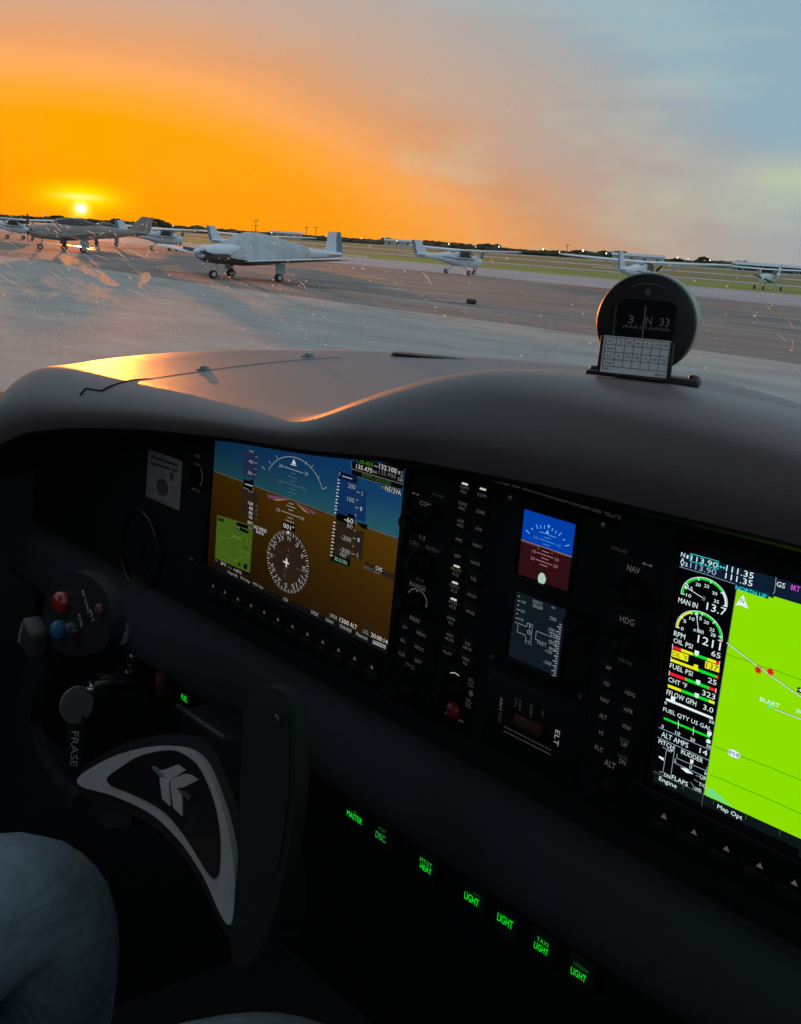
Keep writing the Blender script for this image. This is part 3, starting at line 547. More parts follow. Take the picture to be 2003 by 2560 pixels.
('P',[(0.12082,0.03729),(0.12288,0.03754),(0.12353,0.03494),(0.12597,0.03447),(0.12566,0.03328),(0.1231,0.03318),(0.12309,0.03124),(0.12412,0.03068),(0.12083,0.03027),(0.12165,0.03126),(0.12141,0.03302),(0.11702,0.03356),(0.11737,0.03448),(0.12119,0.03462)],'w',4),
('L',[(0.0916,0.0364),(0.10611,0.03525)],0.00038,'dim',3),('L',[(0.13657,0.0327),(0.15226,0.03257)],0.00037,'dim',3),('P',[(0.10761,0.04064),(0.11516,0.04064),(0.11516,0.04002),(0.10761,0.04002)],'gy',3),
('P',[(0.12805,0.03994),(0.1357,0.03994),(0.1357,0.04023),(0.12805,0.04023)],'gy',3),('A',0.12336,0.04508,0.00128,0.00106,0,360,0.00027,'dim',3),('A',0.12257,0.03977,0.00129,0.00106,0,360,0.00027,'dim',3),
('A',0.1211,0.02835,0.00129,0.00107,0,360,0.00027,'dim',3),('A',0.12039,0.02306,0.0013,0.00107,0,360,0.00027,'dim',3),
('P',[(0.00961,0.04871),(0.03877,0.05084),(0.06866,0.05218),(0.06842,0.01104),(0.01082,0.00978)],'gmap',1),('L',[(0.01713,0.03111),(0.03247,0.03239),(0.03949,0.037),(0.05432,0.03819)],0.00035,'gmapl',2),
('L',[(0.01713,0.03111),(0.02125,0.02078),(0.03021,0.01587),(0.04549,0.01589),(0.05647,0.02189)],0.00035,'gmapl',2),('L',[(0.04843,0.0263),(0.06724,0.02778)],0.00034,'gmapl',2),
('L',[(0.05804,0.04197),(0.06205,0.03543),(0.05857,0.02996)],0.00028,'gmapl',2),('P',[(0.04213,0.04985),(0.06823,0.05151),(0.06813,0.04835),(0.04257,0.04647)],'black',2),
('P',[(0.04209,0.04607),(0.05108,0.04669),(0.06275,0.04595),(0.06199,0.04376),(0.04238,0.0438)],'black',2),('T','5NM',0.06172,0.06749,0.04954,0.00222,'dw',3),('T','TFR',0.0427,0.04908,0.04561,0.00197,'dw',3),
('P',[(0.01172,0.04711),(0.02224,0.0477),(0.02204,0.04499),(0.01209,0.04422)],'black',2),('T','275',0.01347,0.02181,0.04666,0.0023,'gmap',3),('T','HWO',0.03964,0.05237,0.03636,0.00226,'gmapl',3),
('T','FLL',0.05623,0.06517,0.03165,0.00224,'black',3),('P',[(0.05874,0.01665),(0.06442,0.01753),(0.064,0.01278),(0.05875,0.01258)],'black',2),
('P',[(0.05036,0.01567),(0.05353,0.0159),(0.05339,0.01294),(0.05017,0.01299)],'black',2),('P',[(0.01064,0.00943),(0.07005,0.0106),(0.06876,0.00852),(0.00998,0.00745)],'black',2),
('T','OAT',0.01156,0.0173,0.00814,0.00187,'dim',3),('T','26~C',0.02172,0.03064,0.0083,0.0026,'w',3),('T','ISA',0.03431,0.04025,0.00789,0.00201,'dim',3),('T','+13~C',0.04327,0.05619,0.00789,0.00256,'w',3),
('P',[(0.00913,0.00331),(0.26048,0.00551),(0.25916,5e-05),(0.00809,-0.00108)],'navy2',1),('T','Map/HSI',0.03455,0.05015,0.003,0.00298,'dw',3),('T','TFC Map',0.05486,0.07032,0.00322,0.00293,'dw',3),
('T','PFD Opt',0.07544,0.0912,0.00367,0.00289,'dw',3),('T','CDI',0.12146,0.12816,0.00354,0.00258,'dw',3),('T','XPDR',0.16072,0.17115,0.00369,0.00291,'dw',3),('T','Ident',0.18144,0.19149,0.00362,0.00286,'dw',3),
('T','TMR/REF',0.19907,0.21485,0.00354,0.00282,'dw',3),('T','Nearest',0.22044,0.23468,0.0039,0.00296,'dw',3),('P',[(0.24108,0.00499),(0.2562,0.00536),(0.256,0.00257),(0.24071,0.00211)],'dw',2),
('T','Message',0.24238,0.25513,0.00394,0.00233,'black',3),('T','XPDR',0.18583,0.19563,0.00823,0.00285,'dw',3),('T','1200',0.19869,0.21046,0.00848,0.00342,'w',3),('T','ALT',0.21213,0.22072,0.00853,0.00339,'w',3),
('T','LCL',0.22888,0.23532,0.00837,0.00295,'dw',3),('T','20:08:14',0.23821,0.25785,0.00845,0.0033,'w',3),('P',[(0.22268,0.06077),(0.25752,0.05984),(0.25745,0.05539),(0.22272,0.05622)],'pfd_tape2',1),
('T','CAS',0.23604,0.24382,0.05949,0.00288,'w',3),('T','PITOT HEAT',0.22272,0.24321,0.05629,0.00251,'dim',3),('Z',[(0.00885,0.08546),(0.25711,0.08709)]),
],
'mfd':[
('P',[(0.49859,0.13658),(0.55846,0.13783),(0.55999,0.12682),(0.53584,0.12805),(0.49977,0.12833)],'mnavy',1),('T','N',0.49963,0.50229,0.13546,0.00242,'mw',3),('T','1',0.50355,0.50459,0.13503,0.00195,'mw',3),
('T','A',0.49989,0.50256,0.13236,0.00233,'mw',3),('T','V',0.50003,0.5027,0.12996,0.00233,'mw',3),('T','2',0.50306,0.50504,0.13065,0.00195,'mw',3),('T','113.90',0.50647,0.52396,0.13518,0.00302,'mcw',3),
('L',[(0.50566,0.13736),(0.5241,0.13756),(0.52451,0.13316),(0.50611,0.13322),(0.50566,0.13736)],0.00028,'mcy',3),('T','<>',0.5251,0.52893,0.13498,0.00163,'mcy',3),('T','111.35',0.52945,0.54653,0.13521,0.0033,'mw',3),
('T','113.90',0.50666,0.52377,0.13102,0.00321,'mg',3),('T','111.35',0.52965,0.54662,0.1311,0.00321,'mw',3),('L',[(0.49977,0.12833),(0.51771,0.12851),(0.5361,0.12812)],0.00023,'mg',3),
('P',[(0.53635,0.12819),(0.55689,0.12848),(0.55689,0.12572),(0.53625,0.1258)],'mteal',2),('T','NORTH UP',0.53695,0.5559,0.12667,0.00204,'mcy',3),
('P',[(0.54218,0.12392),(0.54657,0.11721),(0.54259,0.11794),(0.53861,0.11727)],'mw',3),('T','N',0.5413,0.54355,0.12057,0.00223,'black',4),
('P',[(0.55946,0.13787),(0.57623,0.13766),(0.57801,0.12809),(0.56178,0.12801),(0.5603,0.1292)],'mnavy',2),('L',[(0.55953,0.13802),(0.56006,0.13051),(0.5593,0.12915)],0.0003,'mg',3),
('T','GS',0.5604,0.56539,0.13493,0.00268,'mw',3),('T','0KT',0.56858,0.57379,0.13538,0.00282,'mmag',3),('G',0.51855,0.11516,0.01513,0.01133),('G2',0.51866,0.09574,0.01534,0.01161),
('T','10',0.50689,0.51025,0.11407,0.00186,'mw',3),('T','15',0.50722,0.51058,0.11831,0.00186,'mw',3),('T','20',0.51195,0.51526,0.12163,0.00185,'mw',3),('T','25',0.51747,0.52074,0.12231,0.00183,'mw',3),
('T','30',0.52322,0.52645,0.11981,0.00182,'mw',3),('T','35',0.52506,0.52828,0.11577,0.00182,'mw',3),('T','0',0.50678,0.50865,0.09462,0.00188,'mw',3),('T','5',0.5077,0.50957,0.0992,0.00187,'mw',3),
('T','10',0.51131,0.51465,0.10196,0.00186,'mw',3),('T','15',0.51602,0.51932,0.10374,0.00185,'mw',3),('T','20',0.52084,0.5241,0.10274,0.00184,'mw',3),('T','25',0.52507,0.52831,0.09975,0.00183,'mw',3),
('T','28',0.52621,0.52944,0.09719,0.00183,'mw',3),('T','x100',0.51496,0.52179,0.09663,0.00204,'mw',3),('T','MAN IN',0.50235,0.51536,0.10995,0.00289,'mw',3),('T','13.7',0.52106,0.53368,0.11167,0.0042,'mw',3),
('T','RPM',0.50273,0.51037,0.09059,0.00292,'mw',3),('T','1211',0.51862,0.53366,0.09229,0.00442,'mw',3),('T','OIL PSI',0.50317,0.51611,0.08667,0.00273,'mw',3),('T','65',0.52864,0.53449,0.08717,0.00303,'mw',3),
('P',[(0.50311,0.08323),(0.50892,0.08333),(0.5092,0.08173),(0.5034,0.08162)],'mr',2),('P',[(0.50892,0.08333),(0.51653,0.08346),(0.51682,0.08187),(0.5092,0.08173)],'my',2),
('P',[(0.51653,0.08346),(0.52648,0.08364),(0.52676,0.08207),(0.51682,0.08187)],'mgr',2),('P',[(0.52648,0.08364),(0.53198,0.08373),(0.53226,0.08217),(0.52676,0.08207)],'my',2),
('P',[(0.53198,0.08373),(0.5344,0.08377),(0.53468,0.08222),(0.53226,0.08217)],'mr',2),('L',[(0.50294,0.08418),(0.50322,0.08161)],0.00038,'mw',3),('L',[(0.53459,0.08423),(0.53457,0.08189)],0.00037,'mw',3),
('P',[(0.518,0.08547),(0.52094,0.08557),(0.52083,0.08367),(0.51978,0.08254),(0.51824,0.08322)],'mw',4),('P',[(0.50293,0.08091),(0.51427,0.0813),(0.5144,0.07737),(0.50303,0.07703)],'my',2),
('T','OIL ~F',0.50355,0.51379,0.07913,0.00293,'mblk',3),('P',[(0.52552,0.0815),(0.53474,0.08185),(0.53506,0.07798),(0.52576,0.07766)],'my',2),('T','137',0.52653,0.53418,0.07972,0.00304,'mblk',3),
('P',[(0.50326,0.07574),(0.52163,0.07587),(0.52192,0.07428),(0.50355,0.07412)],'my',2),('P',[(0.52163,0.07587),(0.53376,0.07595),(0.53404,0.07439),(0.52192,0.07428)],'mgr',2),
('P',[(0.53376,0.07595),(0.53499,0.07596),(0.53527,0.0744),(0.53404,0.07439)],'mr',2),('P',[(0.51885,0.07759),(0.52166,0.07778),(0.52161,0.07554),(0.51875,0.07558)],'my',4),
('L',[(0.50326,0.0764),(0.50341,0.07392)],0.00038,'mw',3),('L',[(0.53498,0.07659),(0.53521,0.07413)],0.00037,'mr',3),('T','FUEL PSI',0.50327,0.5188,0.07174,0.00283,'mw',3),
('T','25',0.52905,0.53473,0.07188,0.00286,'mw',3),('P',[(0.50364,0.06794),(0.51457,0.06812),(0.51487,0.06642),(0.50394,0.06622)],'mr',2),
('P',[(0.51457,0.06812),(0.53015,0.06837),(0.53045,0.06671),(0.51487,0.06642)],'mgr',2),('P',[(0.53015,0.06837),(0.53502,0.06845),(0.53532,0.0668),(0.53045,0.06671)],'mr',2),
('P',[(0.52176,0.06965),(0.5247,0.06976),(0.52454,0.06813),(0.52359,0.06706),(0.52199,0.06775)],'mw',4),('L',[(0.50352,0.06861),(0.50368,0.06603)],0.00038,'mw',3),
('L',[(0.53496,0.06878),(0.53508,0.06627)],0.00037,'mw',3),('T','CHT ~F',0.50365,0.51648,0.0638,0.00285,'mw',3),('T','323',0.5267,0.53522,0.06383,0.00306,'mw',3),
('P',[(0.50358,0.06052),(0.51266,0.06076),(0.51294,0.05915),(0.50387,0.0589)],'my',2),('P',[(0.51266,0.06076),(0.53148,0.06125),(0.53176,0.05967),(0.51294,0.05915)],'mgr',2),
('P',[(0.53148,0.06125),(0.53514,0.06134),(0.53543,0.05977),(0.53176,0.05967)],'my',2),('P',[(0.5222,0.06211),(0.52513,0.06229),(0.52501,0.06046),(0.52395,0.05939),(0.52247,0.05996)],'mw',4),
('T','FFLOW GPH',0.50377,0.5241,0.05606,0.00305,'mw',3),('T','3.0',0.52881,0.53539,0.05615,0.00289,'mw',3),('P',[(0.50383,0.05236),(0.53565,0.05254),(0.53589,0.0512),(0.50408,0.05097)],'mw',2),
('P',[(0.50722,0.05491),(0.51017,0.05499),(0.51031,0.05234),(0.50732,0.05252)],'mw',4),('T','0',0.50339,0.50498,0.04959,0.00181,'mw',3),('T','20',0.53369,0.53702,0.04969,0.00175,'mw',3),
('T','FUEL QTY US GAL',0.50317,0.53599,0.04549,0.00273,'mw',3),('P',[(0.50424,0.04102),(0.53561,0.04141),(0.53582,0.04028),(0.50445,0.03984)],'mgr',2),('L',[(0.51435,0.04255),(0.51492,0.03825)],0.00037,'mw',3),
('L',[(0.52486,0.04266),(0.52513,0.0383)],0.00037,'mw',3),('T','0',0.50375,0.50535,0.03548,0.00193,'mw',3),('T','10',0.51355,0.51679,0.0354,0.00191,'mw',3),('T','20',0.52373,0.52691,0.03546,0.00189,'mw',3),
('T','30',0.53449,0.53758,0.03561,0.00186,'mw',3),('P',[(0.5339,0.04401),(0.53668,0.04413),(0.53682,0.04265),(0.53582,0.04127),(0.53412,0.04173)],'mw',4),
('P',[(0.53527,0.03985),(0.53682,0.03923),(0.53692,0.03761),(0.53417,0.03732),(0.5342,0.03888)],'mw',4),('L',[(0.50212,0.034),(0.53818,0.03407)],0.00032,'mg',3),('L',[(0.50227,0.02819),(0.53846,0.02808)],0.00032,'mg',3),
('T','ALT AMPS',0.50459,0.52309,0.03106,0.00298,'mw',3),('T','14',0.53086,0.53596,0.03136,0.00301,'mw',3),('T','PITCH',0.50336,0.51411,0.02622,0.00246,'mw',3),('T','UP',0.51009,0.51392,0.02391,0.00203,'mw',3),
('L',[(0.51466,0.02794),(0.51495,0.00775)],0.00032,'mg',3),('L',[(0.50665,0.02367),(0.50947,0.02363),(0.50935,0.00918),(0.50682,0.00901)],0.00032,'mg',3),
('P',[(0.50511,0.01788),(0.5085,0.01778),(0.50866,0.01612),(0.50518,0.01675)],'mw',3),('T','RUDDER',0.51926,0.53396,0.02616,0.00252,'mw',3),
('L',[(0.51687,0.02369),(0.51693,0.02115),(0.53711,0.02169),(0.53697,0.02387)],0.00032,'mg',3),('P',[(0.52588,0.02416),(0.52797,0.02427),(0.52805,0.02278),(0.52699,0.02151),(0.52609,0.02227)],'mw',3),
('T','L',0.51602,0.51732,0.01962,0.00192,'mw',3),('T','0',0.52601,0.52766,0.01987,0.00189,'mw',3),('T','R',0.53623,0.53785,0.01999,0.00187,'mw',3),('L',[(0.51545,0.01799),(0.53828,0.01799)],0.00032,'mg',3),
('P',[(0.52026,0.0168),(0.52429,0.01787),(0.52936,0.01655),(0.52472,0.01549)],'mw',3),('T','UP',0.53379,0.53774,0.01675,0.00198,'mw',3),('L',[(0.53085,0.01643),(0.53347,0.01672)],0.00026,'mg',3),
('T','T/O',0.53359,0.53845,0.01268,0.00198,'mw',3),('L',[(0.53029,0.01383),(0.53278,0.01346)],0.00026,'mg',3),('T','LND',0.53164,0.53597,0.00918,0.00199,'mw',3),
('L',[(0.52837,0.01133),(0.53031,0.01017),(0.53064,0.00832)],0.00026,'mg',3),('T','DN',0.51043,0.51448,0.00865,0.00204,'mw',3),('T','FLAPS',0.51566,0.52681,0.00931,0.00255,'mw',3),
('P',[(0.50284,0.00768),(0.53919,0.00773),(0.60215,0.00894),(0.60323,0.00314),(0.50326,0.00143)],'mbar',1),('L',[(0.50289,0.00741),(0.53916,0.00789)],0.00038,'mdim',2),
('T','Engine',0.50746,0.51976,0.00475,0.00322,'mw',3),('T','Map Opt',0.54738,0.56324,0.00487,0.00328,'mw',3),('L',[(0.52386,0.00762),(0.52408,0.00526)],0.00027,'mdim',3),
('L',[(0.54461,0.00715),(0.54484,0.00484)],0.00026,'mdim',3),('L',[(0.56513,0.00756),(0.56536,0.00531)],0.00025,'mdim',3),('L',[(0.58571,0.00789),(0.58595,0.0057)],0.00025,'mdim',3),('M',0.53757,0.12807,0.00773),
('L',[(0.53716,0.09565),(0.55718,0.08926),(0.58835,0.08047)],0.00091,'mroad',3),('L',[(0.53716,0.09565),(0.55718,0.08926),(0.58835,0.08047)],0.00045,'mw',4),
('L',[(0.53799,0.08958),(0.54662,0.0895),(0.54862,0.09015),(0.55345,0.08969),(0.55816,0.08958),(0.56828,0.09014),(0.58655,0.09011)],0.00027,'mline',2),
('P',[(0.56114,0.08741),(0.55976,0.08684),(0.56065,0.08556),(0.55911,0.08608),(0.55879,0.08471),(0.55798,0.08603),(0.55665,0.08537),(0.55706,0.08671),(0.55548,0.08716),(0.55687,0.08774),(0.55598,0.08902),(0.55753,0.08849),(0.55785,0.08986),(0.55865,0.08854),(0.55998,0.08919),(0.55958,0.08785)],'mstar',5),
('P',[(0.56827,0.08886),(0.56692,0.0883),(0.56779,0.08703),(0.56627,0.08755),(0.56597,0.08619),(0.56517,0.0875),(0.56386,0.08685),(0.56426,0.08818),(0.56271,0.08863),(0.56407,0.08919),(0.56319,0.09047),(0.56472,0.08994),(0.56503,0.09129),(0.56582,0.08999),(0.56713,0.09063),(0.56673,0.0893)],'mstar',5),
('T','BLART',0.56194,0.57357,0.07261,0.00226,'mw',3),('P',[(0.56789,0.07133),(0.56972,0.07001),(0.56662,0.06957)],'mcy',3),('L',[(0.5715,0.07013),(0.59068,0.07036)],0.00088,'mroad',3),
('L',[(0.5715,0.07013),(0.59068,0.07036)],0.00044,'mw',4),('T','HWO',0.58328,0.58736,0.07376,0.00221,'mw',3),
('L',[(0.53923,0.03685),(0.54773,0.03728),(0.55603,0.03785),(0.57503,0.03879),(0.58068,0.03872),(0.59649,0.03927)],0.00031,'mline',2),('A',0.55205,0.03773,0.00384,0.00218,0,360,0.0003,'mblk',3),
('E',0.55205,0.03773,0.00407,0.0023,'mw',3),('T','858',0.54875,0.55554,0.0378,0.00193,'mblk',4),('L',[(0.53974,0.02027),(0.54705,0.0209),(0.56088,0.0211),(0.57246,0.02171),(0.59972,0.02196)],0.00031,'mline',2),
('P',[(0.53927,0.01253),(0.54293,0.01296),(0.55719,0.00857),(0.55289,0.0089),(0.53939,0.00838)],'mwater',2),('P',[(0.58181,0.08605),(0.58607,0.08641),(0.58618,0.0835),(0.5819,0.08323)],'mblk',4),
('T','+',0.58244,0.58526,0.08498,0.00172,'mw',5),
],
'sby':[
('P',[(0.37726,0.13429),(0.42074,0.13419),(0.42106,0.11389),(0.37774,0.11453)],'sblue',1),('P',[(0.3777,0.11421),(0.4211,0.1137),(0.42086,0.09234),(0.37869,0.09222)],'sred',1),
('L',[(0.37774,0.11453),(0.42122,0.11408)],0.00041,'shor',2),('L',[(0.38117,0.12153),(0.38431,0.12013)],0.00059,'slb',3),('L',[(0.38911,0.12709),(0.39081,0.12477)],0.00058,'slb',3),
('L',[(0.39281,0.12734),(0.39352,0.12555)],0.00058,'slb',3),('L',[(0.39618,0.12796),(0.39665,0.12612)],0.00058,'slb',3),('L',[(0.40316,0.12778),(0.4029,0.12608)],0.00057,'slb',3),
('L',[(0.40647,0.12692),(0.40588,0.12529)],0.00057,'slb',3),('L',[(0.41055,0.12669),(0.40861,0.1243)],0.00057,'slb',3),('L',[(0.41509,0.1195),(0.41835,0.12079)],0.00057,'slb',3),
('P',[(0.39849,0.12903),(0.40096,0.12906),(0.39989,0.12666)],'slb',3),('P',[(0.39907,0.12608),(0.40087,0.12322),(0.39778,0.12324)],'slb',3),('P',[(0.3851,0.12359),(0.38629,0.12433),(0.38716,0.12286)],'slb',3),
('P',[(0.41319,0.12377),(0.41432,0.12286),(0.41245,0.12241)],'slb',3),('L',[(0.39281,0.12321),(0.39785,0.12331)],0.00035,'slb',3),('L',[(0.40092,0.12293),(0.40669,0.12281)],0.00035,'slb',3),
('L',[(0.39687,0.12077),(0.40266,0.12086)],0.00046,'slb2',3),('L',[(0.39273,0.11888),(0.40683,0.11852)],0.00046,'slb2',3),('L',[(0.39668,0.11636),(0.40254,0.11634)],0.00046,'slb2',3),
('T','10',0.38863,0.39175,0.1188,0.0021,'slb2',3),('T','10',0.40841,0.41139,0.11838,0.00206,'slb2',3),('L',[(0.39672,0.11199),(0.40257,0.11194)],0.00046,'spk',3),('L',[(0.3924,0.10986),(0.40673,0.10968)],0.00047,'spk',3),
('L',[(0.39686,0.10758),(0.40285,0.10741)],0.00046,'spk',3),('L',[(0.39254,0.10534),(0.40651,0.10512)],0.00047,'spk',3),('L',[(0.39658,0.10317),(0.40266,0.10308)],0.00047,'spk',3),
('T','10',0.38851,0.39159,0.10981,0.0021,'spk',3),('T','10',0.40824,0.41133,0.10941,0.00206,'spk',3),('T','20',0.38781,0.39154,0.1053,0.00211,'spk',3),('T','20',0.40749,0.41126,0.10519,0.00207,'spk',3),
('P',[(0.3925,0.11413),(0.39436,0.11398),(0.39421,0.11122),(0.39333,0.11161)],'sor',3),('P',[(0.40446,0.11376),(0.4057,0.11347),(0.40566,0.11136),(0.40477,0.11189)],'sor',3),
('L',[(0.37831,0.11359),(0.39382,0.11355)],0.00047,'sor',2),('L',[(0.40589,0.11351),(0.42109,0.11375)],0.00046,'sor',2),('A',0.39926,0.09445,0.00155,0.00146,0,360,0.00105,'sw',3),
('E',0.39938,0.09448,0.0032,0.0038,'sw',3),('L',[(0.39771,0.09571),(0.39768,0.09296)],0.00035,'sw',3),('L',[(0.40276,0.09599),(0.40248,0.09288)],0.00035,'sw',3),
('P',[(0.37891,0.07848),(0.41891,0.08046),(0.42318,0.03743),(0.37913,0.03737)],'sgrey',1),('T','30',0.38491,0.3884,0.07558,0.00166,'sgt',3),('T','20',0.3848,0.38854,0.06956,0.00167,'sgt',3),
('T','10',0.38498,0.38814,0.06389,0.00182,'sgt',3),('T','BARO',0.39446,0.40256,0.07888,0.00185,'sgt',3),('T','30.04',0.39508,0.40301,0.07606,0.00224,'sgt',3),('T','40',0.41009,0.4134,0.07917,0.00132,'sgt',3),
('T','200',0.41002,0.41568,0.07223,0.00221,'sgt',3),('T','100',0.4103,0.41537,0.0651,0.00222,'sgt',3),('T','20',0.4114,0.41747,0.06163,0.00251,'sgt',3),('T','00',0.41174,0.41756,0.05734,0.00281,'sgt',3),
('T','80',0.4126,0.41766,0.05328,0.00207,'sgt',3),('T','-100',0.4091,0.41567,0.05077,0.00208,'sgt',3),('T','-200',0.40947,0.41629,0.04356,0.00223,'sgt',3),('T','KTS',0.39202,0.39777,0.05123,0.00212,'sgt',3),
('T','FEET',0.40256,0.41038,0.05407,0.00224,'sgt',3),('T','0',0.39266,0.39578,0.05785,0.00332,'sgt',3),('T','1',0.39387,0.39495,0.06179,0.00211,'sgt',3),
('P',[(0.39378,0.07761),(0.4033,0.07798),(0.40343,0.07475),(0.39408,0.07455)],'sgb',2),('L',[(0.38133,0.0782),(0.38276,0.07813)],0.00061,'sgt',3),('L',[(0.38152,0.07524),(0.38376,0.07524)],0.00061,'sgt',3),
('L',[(0.38156,0.07238),(0.38285,0.07243)],0.00061,'sgt',3),('L',[(0.38148,0.06949),(0.38392,0.06956)],0.00061,'sgt',3),('L',[(0.38152,0.06663),(0.38282,0.06659)],0.00061,'sgt',3),
('L',[(0.38156,0.06376),(0.38402,0.06376)],0.00061,'sgt',3),('L',[(0.38162,0.06074),(0.38305,0.06078)],0.00061,'sgt',3),
('L',[(0.3842,0.06087),(0.39172,0.06074),(0.39193,0.06334),(0.39659,0.06331),(0.39669,0.05258)],0.00043,'sgt',3),('L',[(0.3842,0.06087),(0.38408,0.05507),(0.39139,0.05507),(0.39265,0.0526)],0.00043,'sgt',3),
('L',[(0.41136,0.0606),(0.40041,0.06053),(0.40046,0.05518),(0.40278,0.05511)],0.00041,'sgt',3),('L',[(0.41093,0.06312),(0.41796,0.06356),(0.41783,0.05235)],0.00041,'sgt',3),
('L',[(0.41878,0.07057),(0.42029,0.07065)],0.00076,'sgt',3),('L',[(0.41728,0.06855),(0.42031,0.06909)],0.00076,'sgt',3),('L',[(0.41864,0.06739),(0.42034,0.06753)],0.00076,'sgt',3),
('L',[(0.41675,0.06523),(0.42036,0.06597)],0.00077,'sgt',3),('L',[(0.41888,0.06431),(0.42039,0.0644)],0.00076,'sgt',3),('L',[(0.41737,0.06227),(0.42041,0.06284)],0.00077,'sgt',3),
('L',[(0.41874,0.06111),(0.42044,0.06127)],0.00076,'sgt',3),('L',[(0.41684,0.05894),(0.42046,0.0597)],0.00077,'sgt',3),('L',[(0.41898,0.05803),(0.42049,0.05813)],0.00077,'sgt',3),
('L',[(0.41747,0.05597),(0.42051,0.05656)],0.00077,'sgt',3),('L',[(0.41883,0.05482),(0.42054,0.05499)],0.00077,'sgt',3),('L',[(0.41694,0.05263),(0.42056,0.05341)],0.00077,'sgt',3),
('L',[(0.41907,0.05172),(0.42059,0.05184)],0.00077,'sgt',3),('L',[(0.41756,0.04965),(0.42061,0.05026)],0.00077,'sgt',3),('L',[(0.41893,0.0485),(0.42064,0.04868)],0.00077,'sgt',3),
('L',[(0.41703,0.04629),(0.42066,0.0471)],0.00077,'sgt',3),('L',[(0.41917,0.0454),(0.42069,0.04552)],0.00077,'sgt',3),('L',[(0.41766,0.04331),(0.42071,0.04394)],0.00077,'sgt',3),
('L',[(0.41903,0.04216),(0.42074,0.04236)],0.00077,'sgt',3),('L',[(0.41712,0.03993),(0.42076,0.04077)],0.00077,'sgt',3),('L',[(0.41927,0.03905),(0.42079,0.03919)],0.00077,'sgt',3),
('L',[(0.41775,0.03694),(0.42081,0.0376)],0.00077,'sgt',3),
],
'pfdctl':[
('T','<>',0.26717,0.27608,0.12228,0.00147,'lab',3),('T','VOL/SQ',0.28832,0.30113,0.12593,0.00198,'labd',3),('T','COM',0.27734,0.2888,0.11724,0.0031,'lab',3),('T','1-2',0.28061,0.28672,0.09347,0.00257,'lab',3),
('T','CRS',0.27067,0.28049,0.08737,0.00278,'labd',3),('T','BARO',0.28864,0.3023,0.08795,0.00273,'labd',3),('T','DCLTR',0.28142,0.29001,0.06319,0.00185,'labd',3),('T','RANGE',0.2754,0.2926,0.0581,0.00316,'lab',3),
('T','PAN',0.2794,0.28924,0.03379,0.00337,'lab',3),('T','D>',0.27299,0.27741,0.0251,0.00227,'lab',3),('T','MENU',0.28802,0.2978,0.02529,0.00242,'lab',3),('T','FPL',0.27158,0.27697,0.01458,0.00228,'lab',3),
('T','PROC',0.28789,0.29745,0.01474,0.00243,'lab',3),('T','CLR',0.27118,0.27818,0.00462,0.00248,'lab',3),('T','ENT',0.28941,0.29607,0.00502,0.00244,'lab',3),('T','FMS',0.27998,0.28971,-0.00095,0.00303,'labd',3),
('A',0.28474,0.04626,0.01129,0.00978,-60,-8,0.00084,'lab',3),('A',0.28474,0.04626,0.01129,0.00978,8,75,0.00084,'lab',3),('P',[(0.28397,0.05595),(0.28612,0.05421),(0.28213,0.05369)],'lab',3),
('P',[(0.27188,0.04673),(0.27372,0.04823),(0.27387,0.04533)],'lab',3),('P',[(0.2942,0.04846),(0.29635,0.04744),(0.29467,0.04542)],'lab',3),
('tri',[(0.01044,-0.01604),(0.0308,-0.01625),(0.05273,-0.01634),(0.07393,-0.01619),(0.09449,-0.01616),(0.11542,-0.01618),(0.1366,-0.01592),(0.15806,-0.01604),(0.17915,-0.01604),(0.20005,-0.01599),(0.22074,-0.01599),(0.24186,-0.01603)]),
],
'audio':[
('key','COM1/MIC',0.32039,0.13557),('key','COM2/MIC',0.32049,0.12428),('key','AUX/MIC',0.32053,0.11246),('key','DME',0.32066,0.10086),('key','ADF',0.32086,0.08958),('key','PILOT/ICS',0.32115,0.07855),
('key','COPLT/ICS',0.32138,0.06697),('key','PASS/ICS',0.32183,0.05568),('key','SPKR/PA',0.32164,0.04405),('key','MAN/MUTE',0.32214,0.03237),('key','PLAY',0.32191,0.02087),('key','COM1',0.33789,0.13516),
('key','COM2',0.33819,0.12391),('key','AUX',0.33838,0.11249),('key','NAV1',0.33866,0.1012),('key','NAV2',0.33891,0.08931),('key','TEL',0.33902,0.07822),('key','MUS1',0.3393,0.06675),('key','MUS2',0.33959,0.05522),
('key','HI/SENS',0.34032,0.03192),('key','MAN/SQ',0.34008,0.02107),('lite',0.32047,0.13919),('lite',0.33813,0.1392),('lite',0.32135,0.08231),('lite',0.32146,0.07073),('lite',0.32195,0.05918),('knob',0.33063,0.00034),
('red',0.33429,-0.01661),('dot',0.34743,1e-05),('ic1',0.31791,-0.00016),('ic2',0.34628,0.00715),('ic3',0.34626,-0.00751),('T','DISPLAY BACKUP',0.3253,0.34362,-0.02206,0.00164,'lab',3),
('T','INT',0.31516,0.31833,-0.00648,0.00129,'labd',3),
],
'elt':[
('V','ELT',0.42825,0.00414,-0.00568,0.0039,'w2',3),('V','ARM',0.3775,0.00794,-0.00058,0.00267,'lab',3),('V','TEST',0.37786,-0.00159,-0.0094,0.00234,'labd',3),('V','ON',0.39052,0.01198,0.00632,0.00211,'labd',3),
('V','ARM',0.39422,0.0123,0.00512,0.00209,'labd',3),('V','RESET',0.40422,0.01232,0.00404,0.00236,'labd',3),('V','ON',0.41436,0.01227,0.00866,0.002,'labd',3),
('P',[(0.39286,0.00196),(0.4153,0.00295),(0.41577,-0.00477),(0.39372,-0.00578)],'eltred',2),('T','FOR AVIATION EMERGENCY USE ONLY',0.38556,0.42377,-0.01129,0.0012,'labd',3),
('T','UNAUTHORIZED OPERATION PROHIBITED',0.38241,0.42535,-0.01348,0.00121,'labd',3),('box',0.37194,0.01525,0.43718,-0.0102),
